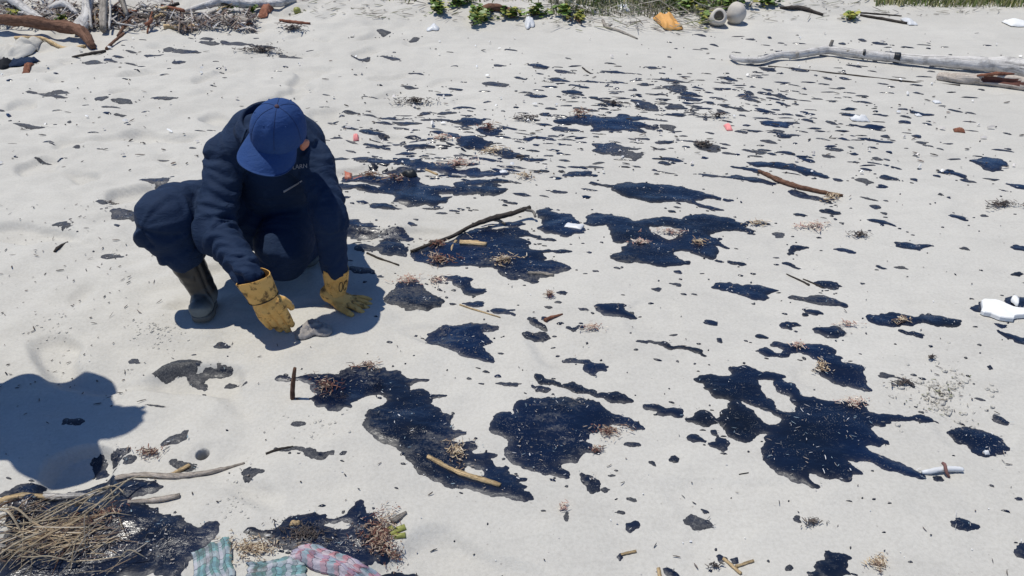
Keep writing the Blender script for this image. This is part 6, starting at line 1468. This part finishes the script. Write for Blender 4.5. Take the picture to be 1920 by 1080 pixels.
# ------------------------------------------------------------------ dune plants
def leaf_mat():
    b = NB('creeper_leaf'); a = b.n('ShaderNodeVertexColor'); a.layer_name = 'col'
    b.out(a.outputs[0], 0.45, None, 0.4); b.b.inputs['Transmission Weight'].default_value = 0.0
    return b.m
M['leafy'] = leaf_mat()
def creeper(px, wpx, hpx, n, label, size=.034, tall=.10, yellow=.25):
    c = gpt(*px); root = empty('beach_creeper', c); tag(root, label, 'creeper', 'creepers on the dune foot')
    q = blob_pts(px, wpx, hpx, n); V = []; F = []; col = []
    for x, y in q:
        z = float(h(x, y)) + RNG.uniform(.015, tall); a = RNG.uniform(0, 6.28); ti = RNG.uniform(-.7, .7); s = size * RNG.uniform(.6, 1.25)
        e = np.array([math.cos(a), math.sin(a), 0]); u = unit(np.array([-math.sin(a), math.cos(a), ti])); nr = np.cross(e, u); k = len(V)
        P0 = np.array([x, y, z])
        for f_, g_ in ((-1, 0), (-.45, .75), (.55, .8), (1, 0), (.55, -.8), (-.45, -.75)): V.append(P0 + e * s * f_ + u * s * g_ * .95 + nr * s * .28 * abs(g_))
        F += [(k, k + 1, k + 2, k + 3), (k, k + 3, k + 4, k + 5)]
        c_ = np.array([.12, .19, .04]) * RNG.uniform(.6, 1.5) if RNG.uniform() > yellow else np.array([.30, .29, .06]) * RNG.uniform(.6, 1.2)
        col += [(*c_, 1)] * 6
    o = mesh_obj('leaves', V, F, M['leafy'], root, False); attr(o, 'col', col, 'FLOAT_COLOR'); o['kind'] = 'stuff'
    G = []
    for i in range(max(3, n // 14)):
        p = q[RNG.integers(0, n)]; r = q[RNG.integers(0, n)]; m = (p + r) / 2 + RNG.normal(0, .03, 2)
        P = [(a_[0], a_[1], float(h(a_[0], a_[1])) + dz) for a_, dz in ((p, .02), (m, .035), (r, .02))]
        g = tube_geo(P, [.004] * 3, 5, 4, cap='flat'); G.append((g[0], g[1]))
    v, f = join(G); mesh_obj('stems', v, f, M['wood_brown'], root)
for a in [((815, 8), 34, 26, 60, 'tall trailing creeper nearest the bare slope'), ((822, 28), 34, 22, 60, 'leafy creeper runner dropping to the sand'), ((862, 10), 50, 20, 90, 'broad creeper mat behind the short brown log'), ((900, 38), 44, 30, 170, 'bright dense creeper tuft before the short brown log'),
          ((962, 36), 70, 14, 50, 'thin creeper line under the short brown log'), ((1006, 30), 50, 14, 50, 'sparse creeper beside the white cup'), ((1060, 34), 30, 20, 90, 'bright yellow green creeper tuft at the grassy slope foot'), ((1085, 38), 24, 18, 50, 'browning creeper tuft by the bright yellow one', .03, .08, .8),
          ((1295, 20), 100, 24, 150, 'wide creeper mat above the orange sheet'), ((1365, 12), 90, 22, 150, 'creeper mat above the hollow drum'), ((1322, 42), 26, 26, 60, 'small creeper tuft touching the hollow drum', .03, .10, .5), ((1440, 12), 70, 14, 60, 'faint creeper on the crest past the buoy'), ((1595, 38), 30, 14, 50, 'dry yellow creeper by the dark rods', .03, .08, .8),
          ((430, 30), 40, 10, 40, 'small creeper sprig on the long bleached log', .026, .06), ((475, 27), 26, 9, 26, 'second creeper sprig on the long bleached log, nearer its tip', .026, .06), ((118, 48), 24, 10, 30, 'green sprig deep in the driftwood pile', .03, .08), ((28, 40), 34, 14, 36, 'green sprig at the back corner of the pile', .03, .08)]:
    a = list(a); a[3] = int(a[3] * 1.3); creeper(*a)
def grass(px0, px1, n, label, size=(.08, .24), cols=((.15, .20, .06), (.24, .26, .09), (.38, .35, .18))):
    P = gxy(np.column_stack([RNG.uniform(px0[0], px1[0], n), RNG.uniform(px0[1], px1[1], n)])); extra = RNG.uniform(0, 1, n)
    P[:, 1] += np.where(extra < .45, RNG.uniform(0, 3.0, n), 0)
    V = np.zeros((n, 4, 3)); col = np.zeros((n, 4, 4)); cs = np.array(cols)
    a = RNG.uniform(0, 6.28, n); L = RNG.uniform(*size, n); w = RNG.uniform(.004, .010, n); z = h(P[:, 0], P[:, 1]) - .01; ln = RNG.uniform(.1, .7, n) * L
    s = np.column_stack([-np.sin(a), np.cos(a)])
    V[:, 0, :2] = P + s * w[:, None]; V[:, 1, :2] = P - s * w[:, None]; V[:, 0, 2] = V[:, 1, 2] = z
    mid = P + np.column_stack([np.cos(a), np.sin(a)]) * (ln * .35)[:, None]; V[:, 2, :2] = mid - s * (w * .7)[:, None]; V[:, 2, 2] = z + L * .7
    tip = P + np.column_stack([np.cos(a), np.sin(a)]) * ln[:, None]; V[:, 3, :2] = tip; V[:, 3, 2] = z + L
    c = cs[RNG.integers(0, len(cs), n)] * RNG.uniform(.7, 1.25, (n, 1)); col[:, :, :3] = c[:, None]; col[:, :, 3] = 1
    k = np.arange(n) * 4; F = np.concatenate([np.column_stack([k, k + 1, k + 2]), np.column_stack([k, k + 2, k + 3])])
    o = mesh_obj('dune_grass', V.reshape(-1, 3), F.tolist(), M['leafy'], None, False); attr(o, 'col', col.reshape(-1, 4), 'FLOAT_COLOR')
    tag(o, label, 'grass', None, 'stuff')
grass((1640, -30), (1960, 14), 5200, 'green grass strip along the crest above the open sand', (.05, .16))
grass((1080, -25), (1380, 22), 2200, 'dry and green grass on the middle of the dune', (.05, .16))
grass((1030, -10), (1330, 34), 1500, 'thin grey green grass among twigs on the dune face', (.04, .12), ((.13, .16, .07), (.22, .22, .12), (.30, .28, .18)))
grass((700, -20), (1080, 6), 500, 'sparse grass blades on the dune crest', (.05, .14))
